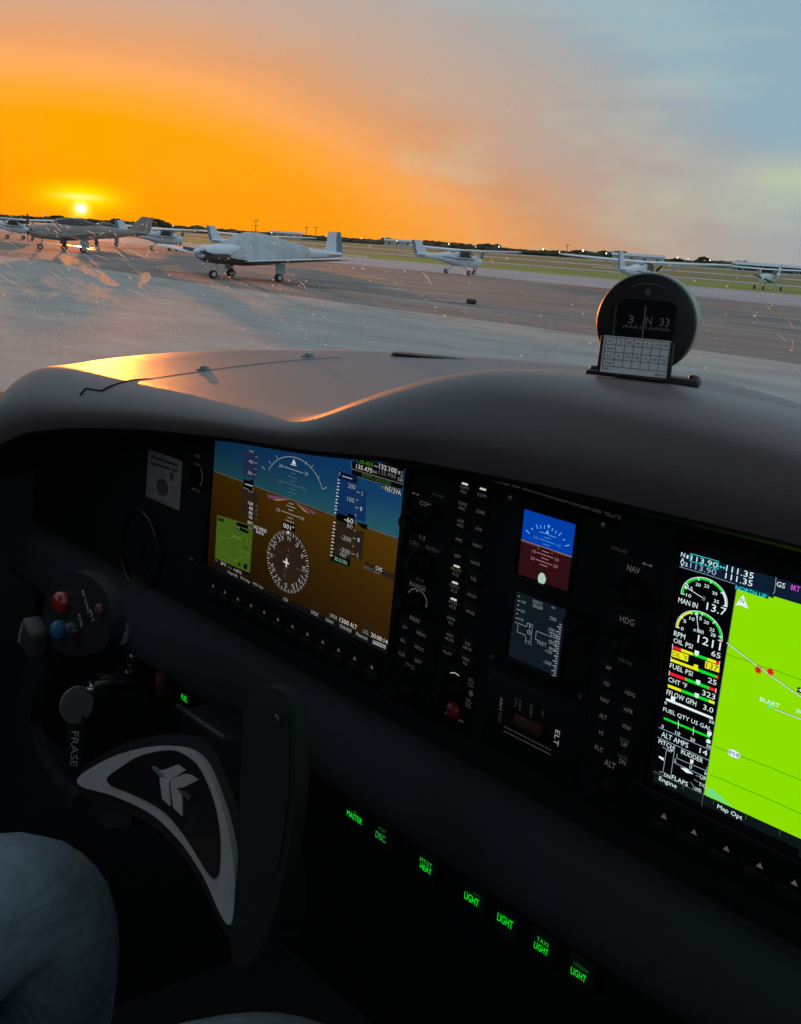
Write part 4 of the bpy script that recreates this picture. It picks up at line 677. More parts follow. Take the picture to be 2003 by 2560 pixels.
],
'mfdctl':[
('T','VOL/ID',0.45023,0.4622,0.12722,0.00196,'labd',3),('T','NAV',0.46379,0.47313,0.11857,0.00372,'lab',3),('T','<>',0.4737,0.48185,0.12371,0.00176,'lab',3),('T','HDG',0.46385,0.47437,0.08777,0.0036,'lab',3),
('T','PUSH SYNC',0.467,0.47726,0.0635,0.00197,'labd',3),('T','AP',0.45851,0.46283,0.05599,0.00234,'lab',3),('T','FD',0.45894,0.46305,0.04591,0.00235,'lab',3),('T','NAV',0.45785,0.46435,0.03571,0.00269,'lab',3),
('T','ALT',0.4586,0.46425,0.02552,0.0027,'lab',3),('T','VS',0.4598,0.4635,0.01524,0.00254,'lab',3),('T','FLC',0.45876,0.46509,0.0052,0.00272,'lab',3),('T','HDG',0.47513,0.48241,0.04593,0.00263,'lab',3),
('T','APR',0.47574,0.48261,0.03574,0.00264,'lab',3),('T','VNV',0.47612,0.48281,0.02555,0.00265,'lab',3),('T','NOSE',0.47616,0.48286,0.01734,0.00216,'labd',3),('T','UP',0.47748,0.48188,0.01456,0.0025,'lab',3),
('T','NOSE',0.47658,0.48329,0.00692,0.00217,'labd',3),('T','DN',0.47783,0.48266,0.00392,0.00267,'lab',3),('T','ALT',0.46734,0.47569,-0.00094,0.00388,'lab',3),
('tri',[(0.5142,-0.01564),(0.53517,-0.01596),(0.55664,-0.01587),(0.57765,-0.01578),(0.59844,-0.01556)]),('nav',0.46827,0.10601),('hdg',0.47025,0.07655),('alt',0.47063,-0.01292),
],
'pk':[
('vol',0.29402,0.11437),('com',0.27931,0.10449),('crs',0.28665,0.07573),('rng',0.28467,0.04672),('fms',0.28239,-0.01477),
],
'sw':[
('T','MASTER',0.22986,0.24895,-0.13846,0.00468,'grn',3),('T','AL',0.23763,0.24239,-0.13402,0.00205,'grnd',3),('T','DISC.',0.26609,0.2783,-0.13983,0.00513,'grn2',3),('T','INST',0.26906,0.27803,-0.13375,0.00227,'grnd',3),
('T','PITOT',0.31739,0.33018,-0.13617,0.00354,'grn2',3),('T','HEAT',0.31809,0.33029,-0.14073,0.00408,'grn',3),('T','LIGHT',0.36538,0.37949,-0.13987,0.00547,'grn',3),('T','NAV',0.37359,0.38086,-0.13443,0.00129,'grnd',3),
('T','LIGHT',0.3979,0.41227,-0.13914,0.0058,'grn',3),('T','TAXI',0.43384,0.44398,-0.13604,0.00293,'grn2',3),('T','LIGHT',0.43241,0.4445,-0.14128,0.00464,'grn',3),('T','LANDING',0.46583,0.47795,-0.13579,0.00236,'grnd',3),
('T','LIGHT',0.46438,0.47666,-0.14142,0.00473,'grn',3),('T','OFF',-0.0344,-0.0233,-0.12201,0.00278,'grn',3),('T','FUEL',-0.03533,-0.02449,-0.13722,0.00536,'grn',3),('ring',-0.15637,-0.13556),('white',-0.14532,-0.10484),
('guard',-0.07815,-0.13895),('keybarrel',-0.23789,-0.19522),
],
'misc':[
('P',[(-0.12566,0.08259),(-0.05977,0.08409),(-0.0593,0.03798),(-0.12415,0.03719)],'plac',1),('L',[(-0.117,0.07836),(-0.06712,0.07873)],0.00265,'plact',2),('L',[(-0.11782,0.07183),(-0.08119,0.07278)],0.00265,'plact',2),
('L',[(-0.07528,0.07318),(-0.06715,0.07291)],0.00215,'plact',2),('E',-0.09316,0.05266,0.01139,0.00827,'placd',2),('E',-0.0763,0.06675,0.0035,0.0035,'placd',2),
('L',[(-0.11736,0.06098),(-0.10109,0.06152)],0.00103,'plact2',2),('L',[(-0.11732,0.0538),(-0.10949,0.05386)],0.00104,'plact2',2),('L',[(-0.11888,0.04667),(-0.10632,0.04659)],0.00104,'plact2',2),
('L',[(-0.07785,0.05724),(-0.06384,0.05752)],0.00101,'plact2',2),('L',[(-0.0767,0.05379),(-0.06413,0.05381)],0.00101,'plact2',2),('L',[(-0.07469,0.04941),(-0.0629,0.04967)],0.00101,'plact2',2),
('L',[(-0.11803,0.03924),(-0.0773,0.03998)],0.00104,'plact2',2),('L',[(-0.0952,0.07011),(-0.09229,0.06473)],0.00102,'plact2',2),('L',[(-0.09663,0.06277),(-0.08755,0.06307)],0.00102,'plact2',2),
('L',[(-0.07999,0.06271),(-0.07116,0.06336)],0.00101,'plact2',2),('T','HS',-0.03691,-0.02902,0.09366,0.00311,'labd',3),('T','OFF',-0.03794,-0.02681,0.08599,0.00221,'labd',3),
('T','DIMMING',-0.03997,-0.02462,0.06254,0.00209,'labd',3),('T','ALT',-0.03562,-0.02854,-0.00212,0.00241,'labd',3),('knob',-0.03171,0.07512),('vent',-0.12778,-0.01619,0.04333),
('T','AVOID CONTACT OF METALLIC AND MAGNETIC OBJECTS WITH THE COMPASS',0.29911,0.43509,0.15369,0.00176,'hint',3),('T','THIS AIRCRAFT IS TO BE OPERATED AS A NORMAL CATEGORY',0.34701,0.42979,0.15159,0.00146,'hint',3),
],
}
SMEAR= [[(-55.17, 0.1825), (-54.81, 0.1867), (-54.48, 0.1856), (-53.77, 0.1791), (-53.18, 0.173), (-52.57, 0.1611), (-52.03, 0.152), (-51.71, 0.1439), (-51.45, 0.1399), (-51.87, 0.1349), (-52.51, 0.1382), (-52.98, 0.1447), (-53.43, 0.1526), (-54.11, 0.1601), (-54.82, 0.1661), (-55.12, 0.1756)], [(-57.13, 0.1395), (-56.44, 0.1464), (-55.5, 0.1406), (-54.7, 0.1462), (-53.88, 0.1403), (-52.95, 0.1331), (-51.93, 0.1319), (-51.47, 0.118), (-51.08, 0.1067), (-51.54, 0.094), (-51.91, 0.0994), (-52.06, 0.111), (-52.86, 0.1186), (-53.81, 0.117), (-54.37, 0.1249), (-55.4, 0.1189), (-56.1, 0.1251), (-56.76, 0.127)], [(-49.59, 0.1631), (-48.95, 0.1656), (-48.95, 0.1542), (-49.4, 0.1477), (-49.87, 0.1353), (-50.28, 0.1323), (-50.24, 0.1405), (-49.84, 0.1498)], [(-53.4, 0.1411), (-52.86, 0.1186), (-52.56, 0.0953), (-53.65, 0.0995), (-54.97, 0.1033), (-55.95, 0.1136), (-54.9, 0.1211)], [(-49.47, 0.2122), (-47.96, 0.2159), (-46.96, 0.212), (-47.57, 0.2056), (-48.35, 0.2085), (-49.35, 0.2064)], [(-48.34, 0.2057), (-48.11, 0.2055), (-48.46, 0.1875), (-48.27, 0.185), (-48.64, 0.1816), (-48.92, 0.1854), (-48.62, 0.1901)], [(-57.48, 0.1112), (-56.46, 0.1172), (-56.02, 0.1164), (-57.01, 0.1045), (-57.66, 0.096)], [(-59.31, 0.1318), (-58.4, 0.1245), (-57.59, 0.111), (-57.81, 0.1048), (-58.89, 0.1149)]]
SCR= [[(-50.97, 0.2173), (-50.52, 0.2023)], [(-50.52, 0.2023), (-49.61, 0.2139)], [(-50.84, 0.1994), (-50.07, 0.1831)], [(-49.88, 0.2032), (-48.67, 0.1885)], [(-52.25, 0.2301), (-51.67, 0.2232)], [(-54.96, 0.2574), (-54.72, 0.2487)], [(-54.54, 0.242), (-54.34, 0.2331)], [(-54.09, 0.2389), (-53.9, 0.233)], [(-53.65, 0.2372), (-53.28, 0.2316)], [(-54.69, 0.2272), (-54.44, 0.2206)], [(-55.6, 0.207), (-55.27, 0.1988)], [(-54.08, 0.207), (-53.64, 0.1982)], [(-51.46, 0.2235), (-50.88, 0.229)], [(-54.37, 0.2315), (-54.14, 0.2257)], [(-50.29, 0.2292), (-50.17, 0.2231)], [(-48.04, 0.21), (-48.37, 0.1969)], [(-55.13, 0.2304), (-55.01, 0.2244)], [(-37.98, 0.1673), (-37.74, 0.1555)], [(-28.54, 0.2006), (-28.3, 0.1786)], [(-50.71, 0.0577), (-50.2, 0.0623)]]
VSTREAK= [[(-59.48, 0.051), (-60.55, -0.0158)], [(-58.79, 0.0535), (-59.97, -0.0205)], [(-57.97, 0.057), (-58.72, -0.0132)], [(-57.35, 0.0579), (-57.97, -0.0082)]]
# ------------------------------------------------------------------ cockpit: instrument panel frame
PO = Vector((-.876112, .517307, -.293684)); TAU = .042403
PU = Vector((1,0,0));  PV = Vector((0, math.sin(TAU), math.cos(TAU))); PN = Vector((0, -math.cos(TAU), math.sin(TAU)))
PO = PO-PN*.0103
PROT = (math.pi/2-TAU, 0, 0)
def PP(s, t, off=0): return PO+PU*s+PV*t+PN*off
def pthing(name, label, cat, s, t, off=0, group=None):
    o = empty(name, PP(s,t,off), PROT); tag(o, label, cat, group); o['o'] = (s,t,off); return o
SRGBC = dict(w=(200,200,195),dw=(142,146,146),dim=(96,96,96),black=(6,6,7),navy=(9,18,46),navy2=(13,15,18),cy=(110,170,140),gr=(62,122,32),gr2=(50,96,36),mag=(112,56,92),ltan=(150,122,82),gy=(58,44,44),gmap=(60,86,22),gmapl=(96,122,42),pfd_tape=(26,38,66),pfd_tape2=(38,29,22),pfd_alt=(15,44,86),hsibg=(40,28,20),
 mw=(226,245,245),mcw=(200,245,240),mg=(150,176,196),mcy=(60,230,230),mnavy=(14,28,48),mteal=(5,60,80),mmag=(236,92,236),mr=(236,30,50),my=(236,236,30),mgr=(10,226,42),mblk=(28,30,6),mbar=(12,22,22),mdim=(90,100,100),mroad=(70,100,20),mline=(72,112,0),mstar=(200,40,10),mwater=(112,220,132),mmap=(140,222,0),mback=(4,4,6),
 sblue=(0,62,166),sred=(46,14,18),shor=(150,112,132),slb=(112,172,232),slb2=(72,132,216),spk=(160,112,116),sor=(104,62,36),sw=(170,200,180),sgrey=(16,24,32),sgt=(122,127,137),sgb=(34,54,52),
 lab=(78,78,73),labd=(48,48,45),w2=(140,140,140),grn=(20,236,42),grn2=(50,165,60),grnd=(24,86,30),hint=(34,32,33),lite=(205,200,180))
def ec(c):
    k = 1.0
    return emit('lit_'+c, srgb(*SRGBC[c]), k)
def tex_fit(mb, txt, x0, x1, yc, h, z):
    if txt == '<>':
        w = x1-x0; a = h*.5
        mb.add([(x0,yc,z),(x0+w*.3,yc+a,z),(x0+w*.3,yc-a,z),(x1,yc,z),(x1-w*.3,yc+a,z),(x1-w*.3,yc-a,z)], [(0,2,1),(3,4,5)])
        mb.add([(x0+w*.25,yc-a*.22,z),(x1-w*.25,yc-a*.22,z),(x1-w*.25,yc+a*.22,z),(x0+w*.25,yc+a*.22,z)], [(0,1,2,3)]); return
    v, f = text_mesh(txt); mb.add([(x0+(x1-x0)*a, yc-h/2+h*b, z) for a, b in v], f)
def poly_line(mb, pts, w, z):
    for (a, b), (c, d) in zip(pts, pts[1:]):
        L_ = math.hypot(c-a, d-b) or 1e-9; nx, ny = -(d-b)/L_*w/2, (c-a)/L_*w/2; ex, ey = (c-a)/L_*w*.25, (d-b)/L_*w*.25
        mb.add([(a-ex+nx,b-ey+ny,z),(a-ex-nx,b-ey-ny,z),(c+ex-nx,d+ey-ny,z),(c+ex+nx,d+ey+ny,z)], [(0,1,2,3)])
def arc_pts(s, t, rs, rt_, a0, a1, n=40): return [(s+rs*math.sin(R(a0+(a1-a0)*i/n)), t+rt_*math.cos(R(a0+(a1-a0)*i/n))) for i in range(n+1)]
def ell(mb, s, t, rs, rt_, z, n=36): mb.add([(s+rs*math.cos(2*math.pi*i/n), t+rt_*math.sin(2*math.pi*i/n), z) for i in range(n)], [tuple(range(n))])
def draw(items, parent, org, z0, name='screen_print', matf=ec):
    D = {}
    g = lambda c: D.setdefault(c, MB())
    ox, oy = org
    for it in items:
        k = it[0]; 
        if k == 'T':
            _, txt, s0, s1, t, h, c, ly = it; tex_fit(g(c), txt, s0-ox, s1-ox, t-oy, h, z0+ly*2e-4)
        elif k == 'V':
            _, txt, s, t0, t1, w, c, ly = it; v, f = text_mesh(txt); g(c).add([(s-ox-w/2+w*b, t0-oy+(t1-t0)*a, z0+ly*2e-4) for a, b in v], f)
        elif k == 'L':
            _, pts, w, c, ly = it; poly_line(g(c), [(a-ox,b-oy) for a,b in pts], max(w,.00022), z0+ly*2e-4)
        elif k == 'P':
            _, pts, c, ly = it; g(c).add([(a-ox,b-oy,z0+ly*2e-4) for a,b in pts], [tuple(range(len(pts)))])
        elif k == 'A':
            _, s, t, rs, rt_, a0, a1, w, c, ly = it; poly_line(g(c), arc_pts(s-ox,t-oy,rs,rt_,a0,a1), max(w,.00025), z0+ly*2e-4)
        elif k == 'E':
            _, s, t, rs, rt_, c, ly = it; ell(g(c), s-ox, t-oy, rs, rt_, z0+ly*2e-4)
        elif k == 'H':
            _, s, t, rs, rt_, c, ly = it; s -= ox; t -= oy; ell(g('hsibg'), s, t, rs*1.02, rt_*1.02, z0+2.2e-4)
            for i in range(72):
                a = R(i*5+1); q = .88 if i % 2 == 0 else .93
                poly_line(g('w' if i%2==0 else 'dw'), [(s+rs*q*math.sin(a), t+rt_*q*math.cos(a)), (s+rs*math.sin(a), t+rt_*math.cos(a))], .00042, z0+ly*2e-4)
            for i, tx in enumerate(('N','3','6','E','12','15','S','21','24','W','30','33')):
                a = i*30-1; v, f = text_mesh(tx); w = .0036*len(tx) if tx != '1' else .002; ca, sa = math.cos(R(-a)), math.sin(R(-a)); h = .0036
                cx_, cy_ = s+rs*.78*math.sin(R(a)), t+rt_*.78*math.cos(R(a))
                g('dw').add([(cx_+((u-.5)*w*ca-(b-.5)*h*sa)*1.15, cy_+(u-.5)*w*sa+(b-.5)*h*ca, z0+ly*2e-4) for u, b in v], f)
        elif k in ('G','G2'):
            _, s, t, rs, rt_ = it; s -= ox; t -= oy; z = z0+3*2e-4
            segs = [(-97,52,'mgr'),(52,92,'mw')] if k == 'G' else [(-97,-28,'my'),(-28,88,'mgr'),(88,93,'mr')]
            poly_line(g('mw'), arc_pts(s,t,rs,rt_,-97,92), .00035, z)
            for a0, a1, c in segs: poly_line(g(c), arc_pts(s,t,rs*.93,rt_*.93,a0,a1,24), .0011, z)
            for a in ((-97,-62,-22,12,52,92) if k == 'G' else (-97,-62,-28,2,38,80,92)): poly_line(g('mw'), [(s+rs*.84*math.sin(R(a)),t+rt_*.84*math.cos(R(a))),(s+rs*math.sin(R(a)),t+rt_*math.cos(R(a)))], .00045, z+1e-4)
            a = -72 if k == 'G' else -14
            poly_line(g('mw'), [(s,t),(s+rs*.8*math.sin(R(a)),t+rt_*.8*math.cos(R(a)))], .00035, z+1e-4)
            hx, hy = s+rs*.82*math.sin(R(a)), t+rt_*.82*math.cos(R(a)); g('mw').add([(hx+.0018*math.sin(R(a)),hy+.0018*math.cos(R(a)),z+2e-4),(hx+.0012*math.cos(R(a)),hy-.0012*math.sin(R(a)),z+2e-4),(hx-.0012*math.cos(R(a)),hy+.0012*math.sin(R(a)),z+2e-4)],[(0,2,1)])
            if k == 'G': ell(g('mdim'), s, t, .0013, .0013, z+2e-4, 14)
        elif k == 'tri':
            for s, t in it[1]: g('lab').add([(s-ox-.0021,t-oy-.0013,z0+3e-4),(s-ox+.0021,t-oy-.0013,z0+3e-4),(s-ox,t-oy+.0017,z0+3e-4)], [(0,1,2)])
    for c, m in D.items(): m.build(name, matf(c), parent, False, False)['kind'] = 'stuff'
def knob(parent, s, t, z, r, h, r2=0, h2=0, name='knob'):
    n = 28; m = MB(); prof = [(r*1.08,0),(r*1.08,h*.25),(r,h*.32),(r*.97,h*.9),(r*.88,h),(r*.3,h)]
    m.lathe(prof, n, (s,t,z)); k = autosmooth(m.build(name, KNB, parent), 40)
    if r2: autosmooth(MB().lathe([(r2,h+.0002),(r2,h+h2*.85),(r2*.86,h+h2),(r2*.2,h+h2)], 24, (s,t,z)).build('inner_knob', KNB, k), 40)
    return k
# ------------------------------------------------------------------ panel structure
ip = pthing('instrument_panel', 'matte black instrument panel spanning the cockpit under the glareshield', 'panel', 0, -.05)
T0 = -.05
_lip = lambda x: -.118-.03*smooth01((-.45-x)/.25)-.045*smooth01((-.75-x)/.4)-.05*smooth01((x+.1)/.5)
_ss = [-.40+.05*k for k in range(33)]
prism('main_plate', [(-.40,-.052-T0),(1.2,-.052-T0)]+[(s, (_lip(PO.x+s)+.006-PO.z)-T0) for s in reversed(_ss)], -.03, .0085, BLK, ip, .003)
prof = [(-.03,-.049),(.009,-.0495),(.018,-.053),(.027,-.062),(.033,-.08),(.036,-.096),(.035,-.106),(.029,-.113),(.017,-.118),(-.03,-.119)]   # (off, t): rounded knee pad under the plate
v = []; f = []; n = len(prof)
for i, s in enumerate([-.40+k*.08 for k in range(21)]):
    v += [(s, t-T0, o) for o, t in prof]
for i in range(20):
    for k in range(n-1): f.append((i*n+k, (i+1)*n+k, (i+1)*n+k+1, i*n+k+1))
autosmooth(obj('knee_pad', v, f, PAD, ip), 60)
rbox('switch_plate', -.40, 1.2, -.30-T0, -.1195-T0, -.03, .003, BLK, ip, .003)
draw([('L', [(.2245+i*.0098+random.uniform(0,.002), .1495-.0002*i), (.2245+i*.0098+.0072+random.uniform(0,.002), .1495-.0002*i)], .0011, 'hint', 1) for i in range(2,40)]+[('L', [(.27+i*.0085, .1462), (.27+i*.0085+random.uniform(.004,.0075), .1462)], .0008, 'hint', 1) for i in range(40)], ip, (0,T0), .0088, 'edge_marking')
# ------------------------------------------------------------------ primary display
def frame(parent, x0, x1, y0, y1, z0, w, h, mat):
    for a in ((x0-w,x1+w,y1,y1+w),(x0-w,x1+w,y0-w,y0),(x0-w,x0,y0,y1),(x1,x1+w,y0,y1)): rbox('screen_frame', a[0],a[1],a[2],a[3], z0, z0+h, mat, parent, .0008, 1)
pf = pthing('flight_display', 'left flight display with blue sky and brown horizon page behind the yoke', 'display', .145, .06)
o = (.145,.06); BZ = .010
rbox('bezel', -.02-o[0], .3115-o[0], -.034-o[1], .152-o[1], .0005, BZ, BEZ, pf, .004, 3)
frame(pf, -.0022-o[0], .2600-o[0], -.0010-o[1], .1378-o[1], BZ-.0005, .006, .0035, BEZ)
def grad_screen(name, th, sky0, sky1, gr0, gr1, hi):
    m = bpy.data.materials.new(name); m.use_nodes = True; t = m.node_tree; t.nodes.clear()
    a = t.nodes.new('ShaderNodeTexCoord'); sp = t.nodes.new('ShaderNodeSeparateXYZ'); t.links.new(a.outputs['Object'], sp.inputs[0])
    y = math_node(t, 'SUBTRACT', sp.outputs[1], th)
    col = ramp(t, math_node(t, 'ADD', math_node(t, 'MULTIPLY', y, 1/.2), .5, clamp=True), [(0, srgb(*gr1)), (.25, srgb(*[(p_+q_)//2 for p_, q_ in zip(gr0, gr1)])), (.499, srgb(*gr0)), (.501, srgb(*sky0)), (.62, srgb(*[(p_*2+q_*3)//5 for p_, q_ in zip(sky0, sky1)])), (.8, srgb(*sky1)), (1, srgb(*sky1))])
    dim = math_node(t, 'ADD', math_node(t, 'MULTIPLY', sp.outputs[0], 1.5), .5)
    e = t.nodes.new('ShaderNodeEmission'); t.links.new(col, e.inputs[0]); t.links.new(dim, e.inputs[1])
    w_ = t.nodes.new('ShaderNodeOutputMaterial'); t.links.new(e.outputs[0], w_.inputs[0]); return m
TH = sum(q[1] for q in [i for i in PD['pfd'] if i[0] == 'Z'][0][1])/2
scr = obj('screen', [(-.0018-o[0],-.0005-o[1],BZ+.0003),(.2596-o[0],-.0005-o[1],BZ+.0003),(.2596-o[0],.1374-o[1],BZ+.0003),(-.0018-o[0],.1374-o[1],BZ+.0003)], [(0,1,2,3)], grad_screen('screen_attitude', TH-o[1], (44,104,116), (14,58,122), (92,62,10), (40,25,12), 1), pf)
draw([('L', [(0,TH),(.2534,TH)], .0004, 'dim', 1)]+[i for i in PD['pfd'] if i[0] != 'Z'], scr, o, BZ+.0003)
draw(PD['pfdctl'], pf, o, BZ, 'key_lettering')
for i in range(12):
    s = (i+.5)*.2534/12; rbox('soft_key', s-.0078-o[0], s+.0078-o[0], -.0275-o[1], -.0185-o[1], BZ, BZ+.0022, KNB, pf, .001, 1)
pk = {i[0]: i[1:] for i in PD['pk']}
for nme, r, h, r_, h_ in (('vol',.0048,.008,0,0),('com',.0085,.011,.005,.006),('crs',.0085,.011,.005,.006),('rng',.007,.014,.004,.004),('fms',.0092,.012,.0055,.007)):
    s, t = pk[nme]; knob(pf, s-o[0], t-o[1]-(0 if nme != 'fms' else .004), BZ, r, h, r_, h_)
for it in PD['pfdctl']:
    if it[0] == 'T' and it[1] in ('D>','MENU','FPL','PROC','CLR','ENT'):
        s, t = (it[2]+it[3])/2, it[4]; rbox('key', s-.0072-o[0], s+.0072-o[0], t-.0042-o[1], t+.0042-o[1], BZ-.002, BZ+.0003, KNB, pf, .001, 1)
# ------------------------------------------------------------------ multifunction display
SM = .503264
mf = pthing('engine_display', 'bright right display with green moving map and engine gauges', 'display', .6, .06)
o = (.6,.06)
rbox('bezel', .4515-o[0], .83-o[0], -.034-o[1], .156-o[1], .0005, BZ, BEZ, mf, .004, 3)
frame(mf, SM-.0045-o[0], SM+.2542-o[0], -.002-o[1], .1425-o[1], BZ-.0005, .006, .0035, BEZ)
scr = obj('screen', [(SM-.004-o[0],-.0015-o[1],BZ+.0003),(SM+.2534-o[0],-.0015-o[1],BZ+.0003),(SM+.2534-o[0],.142-o[1],BZ+.0003),(SM-.004-o[0],.142-o[1],BZ+.0003)], [(0,1,2,3)], ec('mback'), mf)
mp_ = [i for i in PD['mfd'] if i[0] == 'M'][0]
obj('map_page', [(mp_[1]-o[0],mp_[3]-.001-o[1],BZ+.0004),(SM+.2534-o[0],mp_[3]-.001-o[1],BZ+.0004),(SM+.2534-o[0],mp_[2]-o[1],BZ+.0004),(mp_[1]-o[0],mp_[2]-o[1],BZ+.0004)], [(0,1,2,3)], ec('mmap'), scr)
extra = [('P', [(.5755,.1285),(SM+.2534,.1285),(SM+.2534,.142),(.5755,.142)], 'mnavy', 2), 
         ('L', [(mp_[1],.001),(mp_[1],mp_[2])], .0003, 'mdim', 3), ('L', [(.62,.06),(.66,.03),(.70,.012)], .0004, 'mw', 3), ('L', [(.60,.075),(.68,.06),(.7566,.052)], .0003, 'mline', 2), ('L', [(.64,.127),(.66,.08),(.65,.04),(.68,.008)], .0003, 'mline', 2)]
def ext(i):
    if i[0] == 'L' and i[1][-1][0] > .598:
        (a, b), (c_, d) = i[1][-2], i[1][-1]; k_ = (.70-c_)/(c_-a); return ('L', list(i[1])+[(.70, max(.012, d+(d-b)*k_))])+i[2:]
    return i
extra.append(('P', [(.598,.0089),(.7566,.0095),(.7566,-.001),(.598,-.001)], 'mbar', 1))
draw(extra+[ext(i) for i in PD['mfd'] if i[0] != 'M'], scr, o, BZ+.0003)
draw(PD['mfdctl'], mf, o, BZ, 'key_lettering')
draw([('tri', [(SM+(i+.5)*.2534/12, -.0158) for i in range(5,12)])], mf, o, BZ, 'key_lettering')
for i in range(12):
    s = SM+(i+.5)*.2534/12; rbox('soft_key', s-.0078-o[0], s+.0078-o[0], -.0275-o[1], -.0185-o[1], BZ, BZ+.0022, KNB, mf, .001, 1)
pk = {i[0]: i[1:] for i in PD['mfdctl'] if i[0] in ('nav','hdg','alt')}
for nme, r, h in (('nav',.0085,.011),('hdg',.0075,.012),('alt',.009,.012)):
    s, t = pk[nme]; knob(mf, s-o[0], t-o[1], BZ, r, h, .005, .006)
for it in PD['mfdctl']:
    if it[0] == 'T' and it[1] in ('AP','FD','NAV','ALT','VS','FLC','HDG','APR','VNV','UP','DN') and it[4] < .062 and it[4] > -.001:
        s, t = (it[2]+it[3])/2, it[4]; rbox('key', s-.0062-o[0], s+.0062-o[0], t-.0038-o[1], t+.0038-o[1], BZ-.002, BZ+.0003, KNB, mf, .001, 1)
# ------------------------------------------------------------------ audio panel
au = pthing('audio_panel', 'narrow black audio panel with two columns of lettered keys', 'audio panel', .33, .06); o = (.33,.06)
rbox('bezel', .3128-o[0], .3535-o[0], -.034-o[1], .1475-o[1], .0005, BZ-.001, BEZ, au, .003, 2)
z = BZ-.001; lm = MB(); dd = MB()
for it in PD['audio']:
    if it[0] == 'key':
        _, tx, s, t = it; s -= o[0]; t -= o[1]; rbox('key', s-.0078, s+.0078, t-.0046, t+.0052, z-.002, z+.0012, KNB, au, .001, 1)
        L_ = tx.split('/')
        for j, q in enumerate(L_):
            w = .00155*len(q)*1.35; tex_fit(lm, q, s-w/2, s+w/2, t+(.0014 if len(L_) == 2 else 0)-j*.0032-.0002, .0021, z+.0016)
    elif it[0] == 'lite': rbox('key_lamp', it[1]-o[0]-.0028, it[1]-o[0]+.0028, it[2]-o[1]-.0006, it[2]-o[1]+.0006, z+.0008, z+.0022, ec('lite'), au, .0004, 1)
lm.build('key_lettering', ec('lab'), au, False, False)['kind'] = 'stuff'
q = {i[0]: i[1:] for i in PD['audio'] if i[0] in ('knob','red','dot','ic1','ic2','ic3')}
knob(au, q['knob'][0]-o[0], q['knob'][1]-o[1], z, .0075, .012, .0048, .007)
k_ = (q['red'][0]-o[0], q['red'][1]-o[1])
MB().lathe([(.0062,0),(.0062,.003),(.0045,.0052),(.001,.006)], 22, (k_[0],k_[1],z)).build('red_button', pbr('button_red',(.3,.012,.012),.35), au, True)
MB().lathe([(.0074,0),(.0074,.002),(.0063,.0021)], 22, (k_[0],k_[1],z)).build('button_ring', KNB, au)
draw([('A',q['knob'][0],q['knob'][1],.0084,.0084,-38,24,.0005,'lite',2),('E',q['dot'][0],q['dot'][1],.0022,.0022,'labd',1)]+[('L',[(q[n_][0]-.0028,q[n_][1]+d_),(q[n_][0]+.0028*w_,q[n_][1]+d_)],.0007,'labd',1) for n_ in ('ic2','ic3') for d_, w_ in ((.0025,.6),(.001,1),(-.0008,.7),(-.0024,1))]+[('A',q['ic1'][0],q['ic1'][1],.002,.002,0,360,.0005,'labd',1)]+[i for i in PD['audio'] if i[0]=='T'], au, o, z, 'panel_marks')  # the bright arc beside the knob is a painted highlight that glows
# ------------------------------------------------------------------ standby instrument
sb = pthing('standby_instrument', 'small standby instrument with blue and dark red attitude screen', 'instrument', .4, .09); o = (.4,.09)
rbox('bezel', .358-o[0], .4475-o[0], .026-o[1], .1445-o[1], .0005, BZ, BEZ, sb, .004, 3)
z = BZ
frame(sb, .377-o[0], .4216-o[0], .0915-o[1], .1349-o[1], z-.0005, .003, .0022, BEZ); frame(sb, .3785-o[0], .4225-o[0], .037-o[1], .081-o[1], z-.0005, .003, .0022, BEZ)
s1 = obj('attitude_screen', [(.377-o[0],.0915-o[1],z+.0002),(.4216-o[0],.0915-o[1],z+.0002),(.4216-o[0],.1349-o[1],z+.0002),(.377-o[0],.1349-o[1],z+.0002)], [(0,1,2,3)], ec('black'), sb)
s2 = obj('altimeter_screen', [(.3785-o[0],.037-o[1],z+.0002),(.4225-o[0],.037-o[1],z+.0002),(.4225-o[0],.081-o[1],z+.0002),(.3785-o[0],.081-o[1],z+.0002)], [(0,1,2,3)], ec('sgrey'), sb)
def ty(i):
    if i[0] in ('T',): return i[4]
    if i[0] in ('L','P'): return i[1][0][1]
    return i[2]
draw([i for i in PD['sby'] if ty(i) > .086], s1, o, z+.0002); draw([i for i in PD['sby'] if ty(i) <= .086], s2, o, z+.0002)
knob(sb, .4335-o[0], .0765-o[1], z, .0062, .009)
for s, t in ((.3635,.1385),(.442,.1385),(.3635,.0315),(.442,.0315)): MB().lathe([(.0019,0),(.0017,.0006),(.0005,.0007)],14,(s-o[0],t-o[1],z)).build('screw', STEEL, sb)
# ------------------------------------------------------------------ emergency transmitter switch
et = pthing('transmitter_switch_panel', 'small black panel lettered ELT with a dark red rocker switch', 'switch panel', .4, .0, .004); o = (.4,0)
rbox('bezel', .3605-o[0], .4475-o[0], -.030-o[1], .0235-o[1], .0005, .006, BEZ, et, .003, 2)
b = [i for i in PD['elt'] if i[0] == 'P'][0][1]
rbox('rocker', min(q[0] for q in b)-o[0], max(q[0] for q in b)-o[0], min(q[1] for q in b)-o[1]+.001, max(q[1] for q in b)-o[1], .005, .0095, pbr('rocker_dark_red',(.10,.022,.014),.5), et, .0012, 2)
draw([i for i in PD['elt'] if i[0] == 'V']+[('L', [(.3825+i*.0031,t),(.3825+i*.0031+random.uniform(.0016,.0027),t)], .0009, 'labd', 1) for i in range(14) for t in (-.0105,-.0135)], et, o, .0061, 'panel_marks')
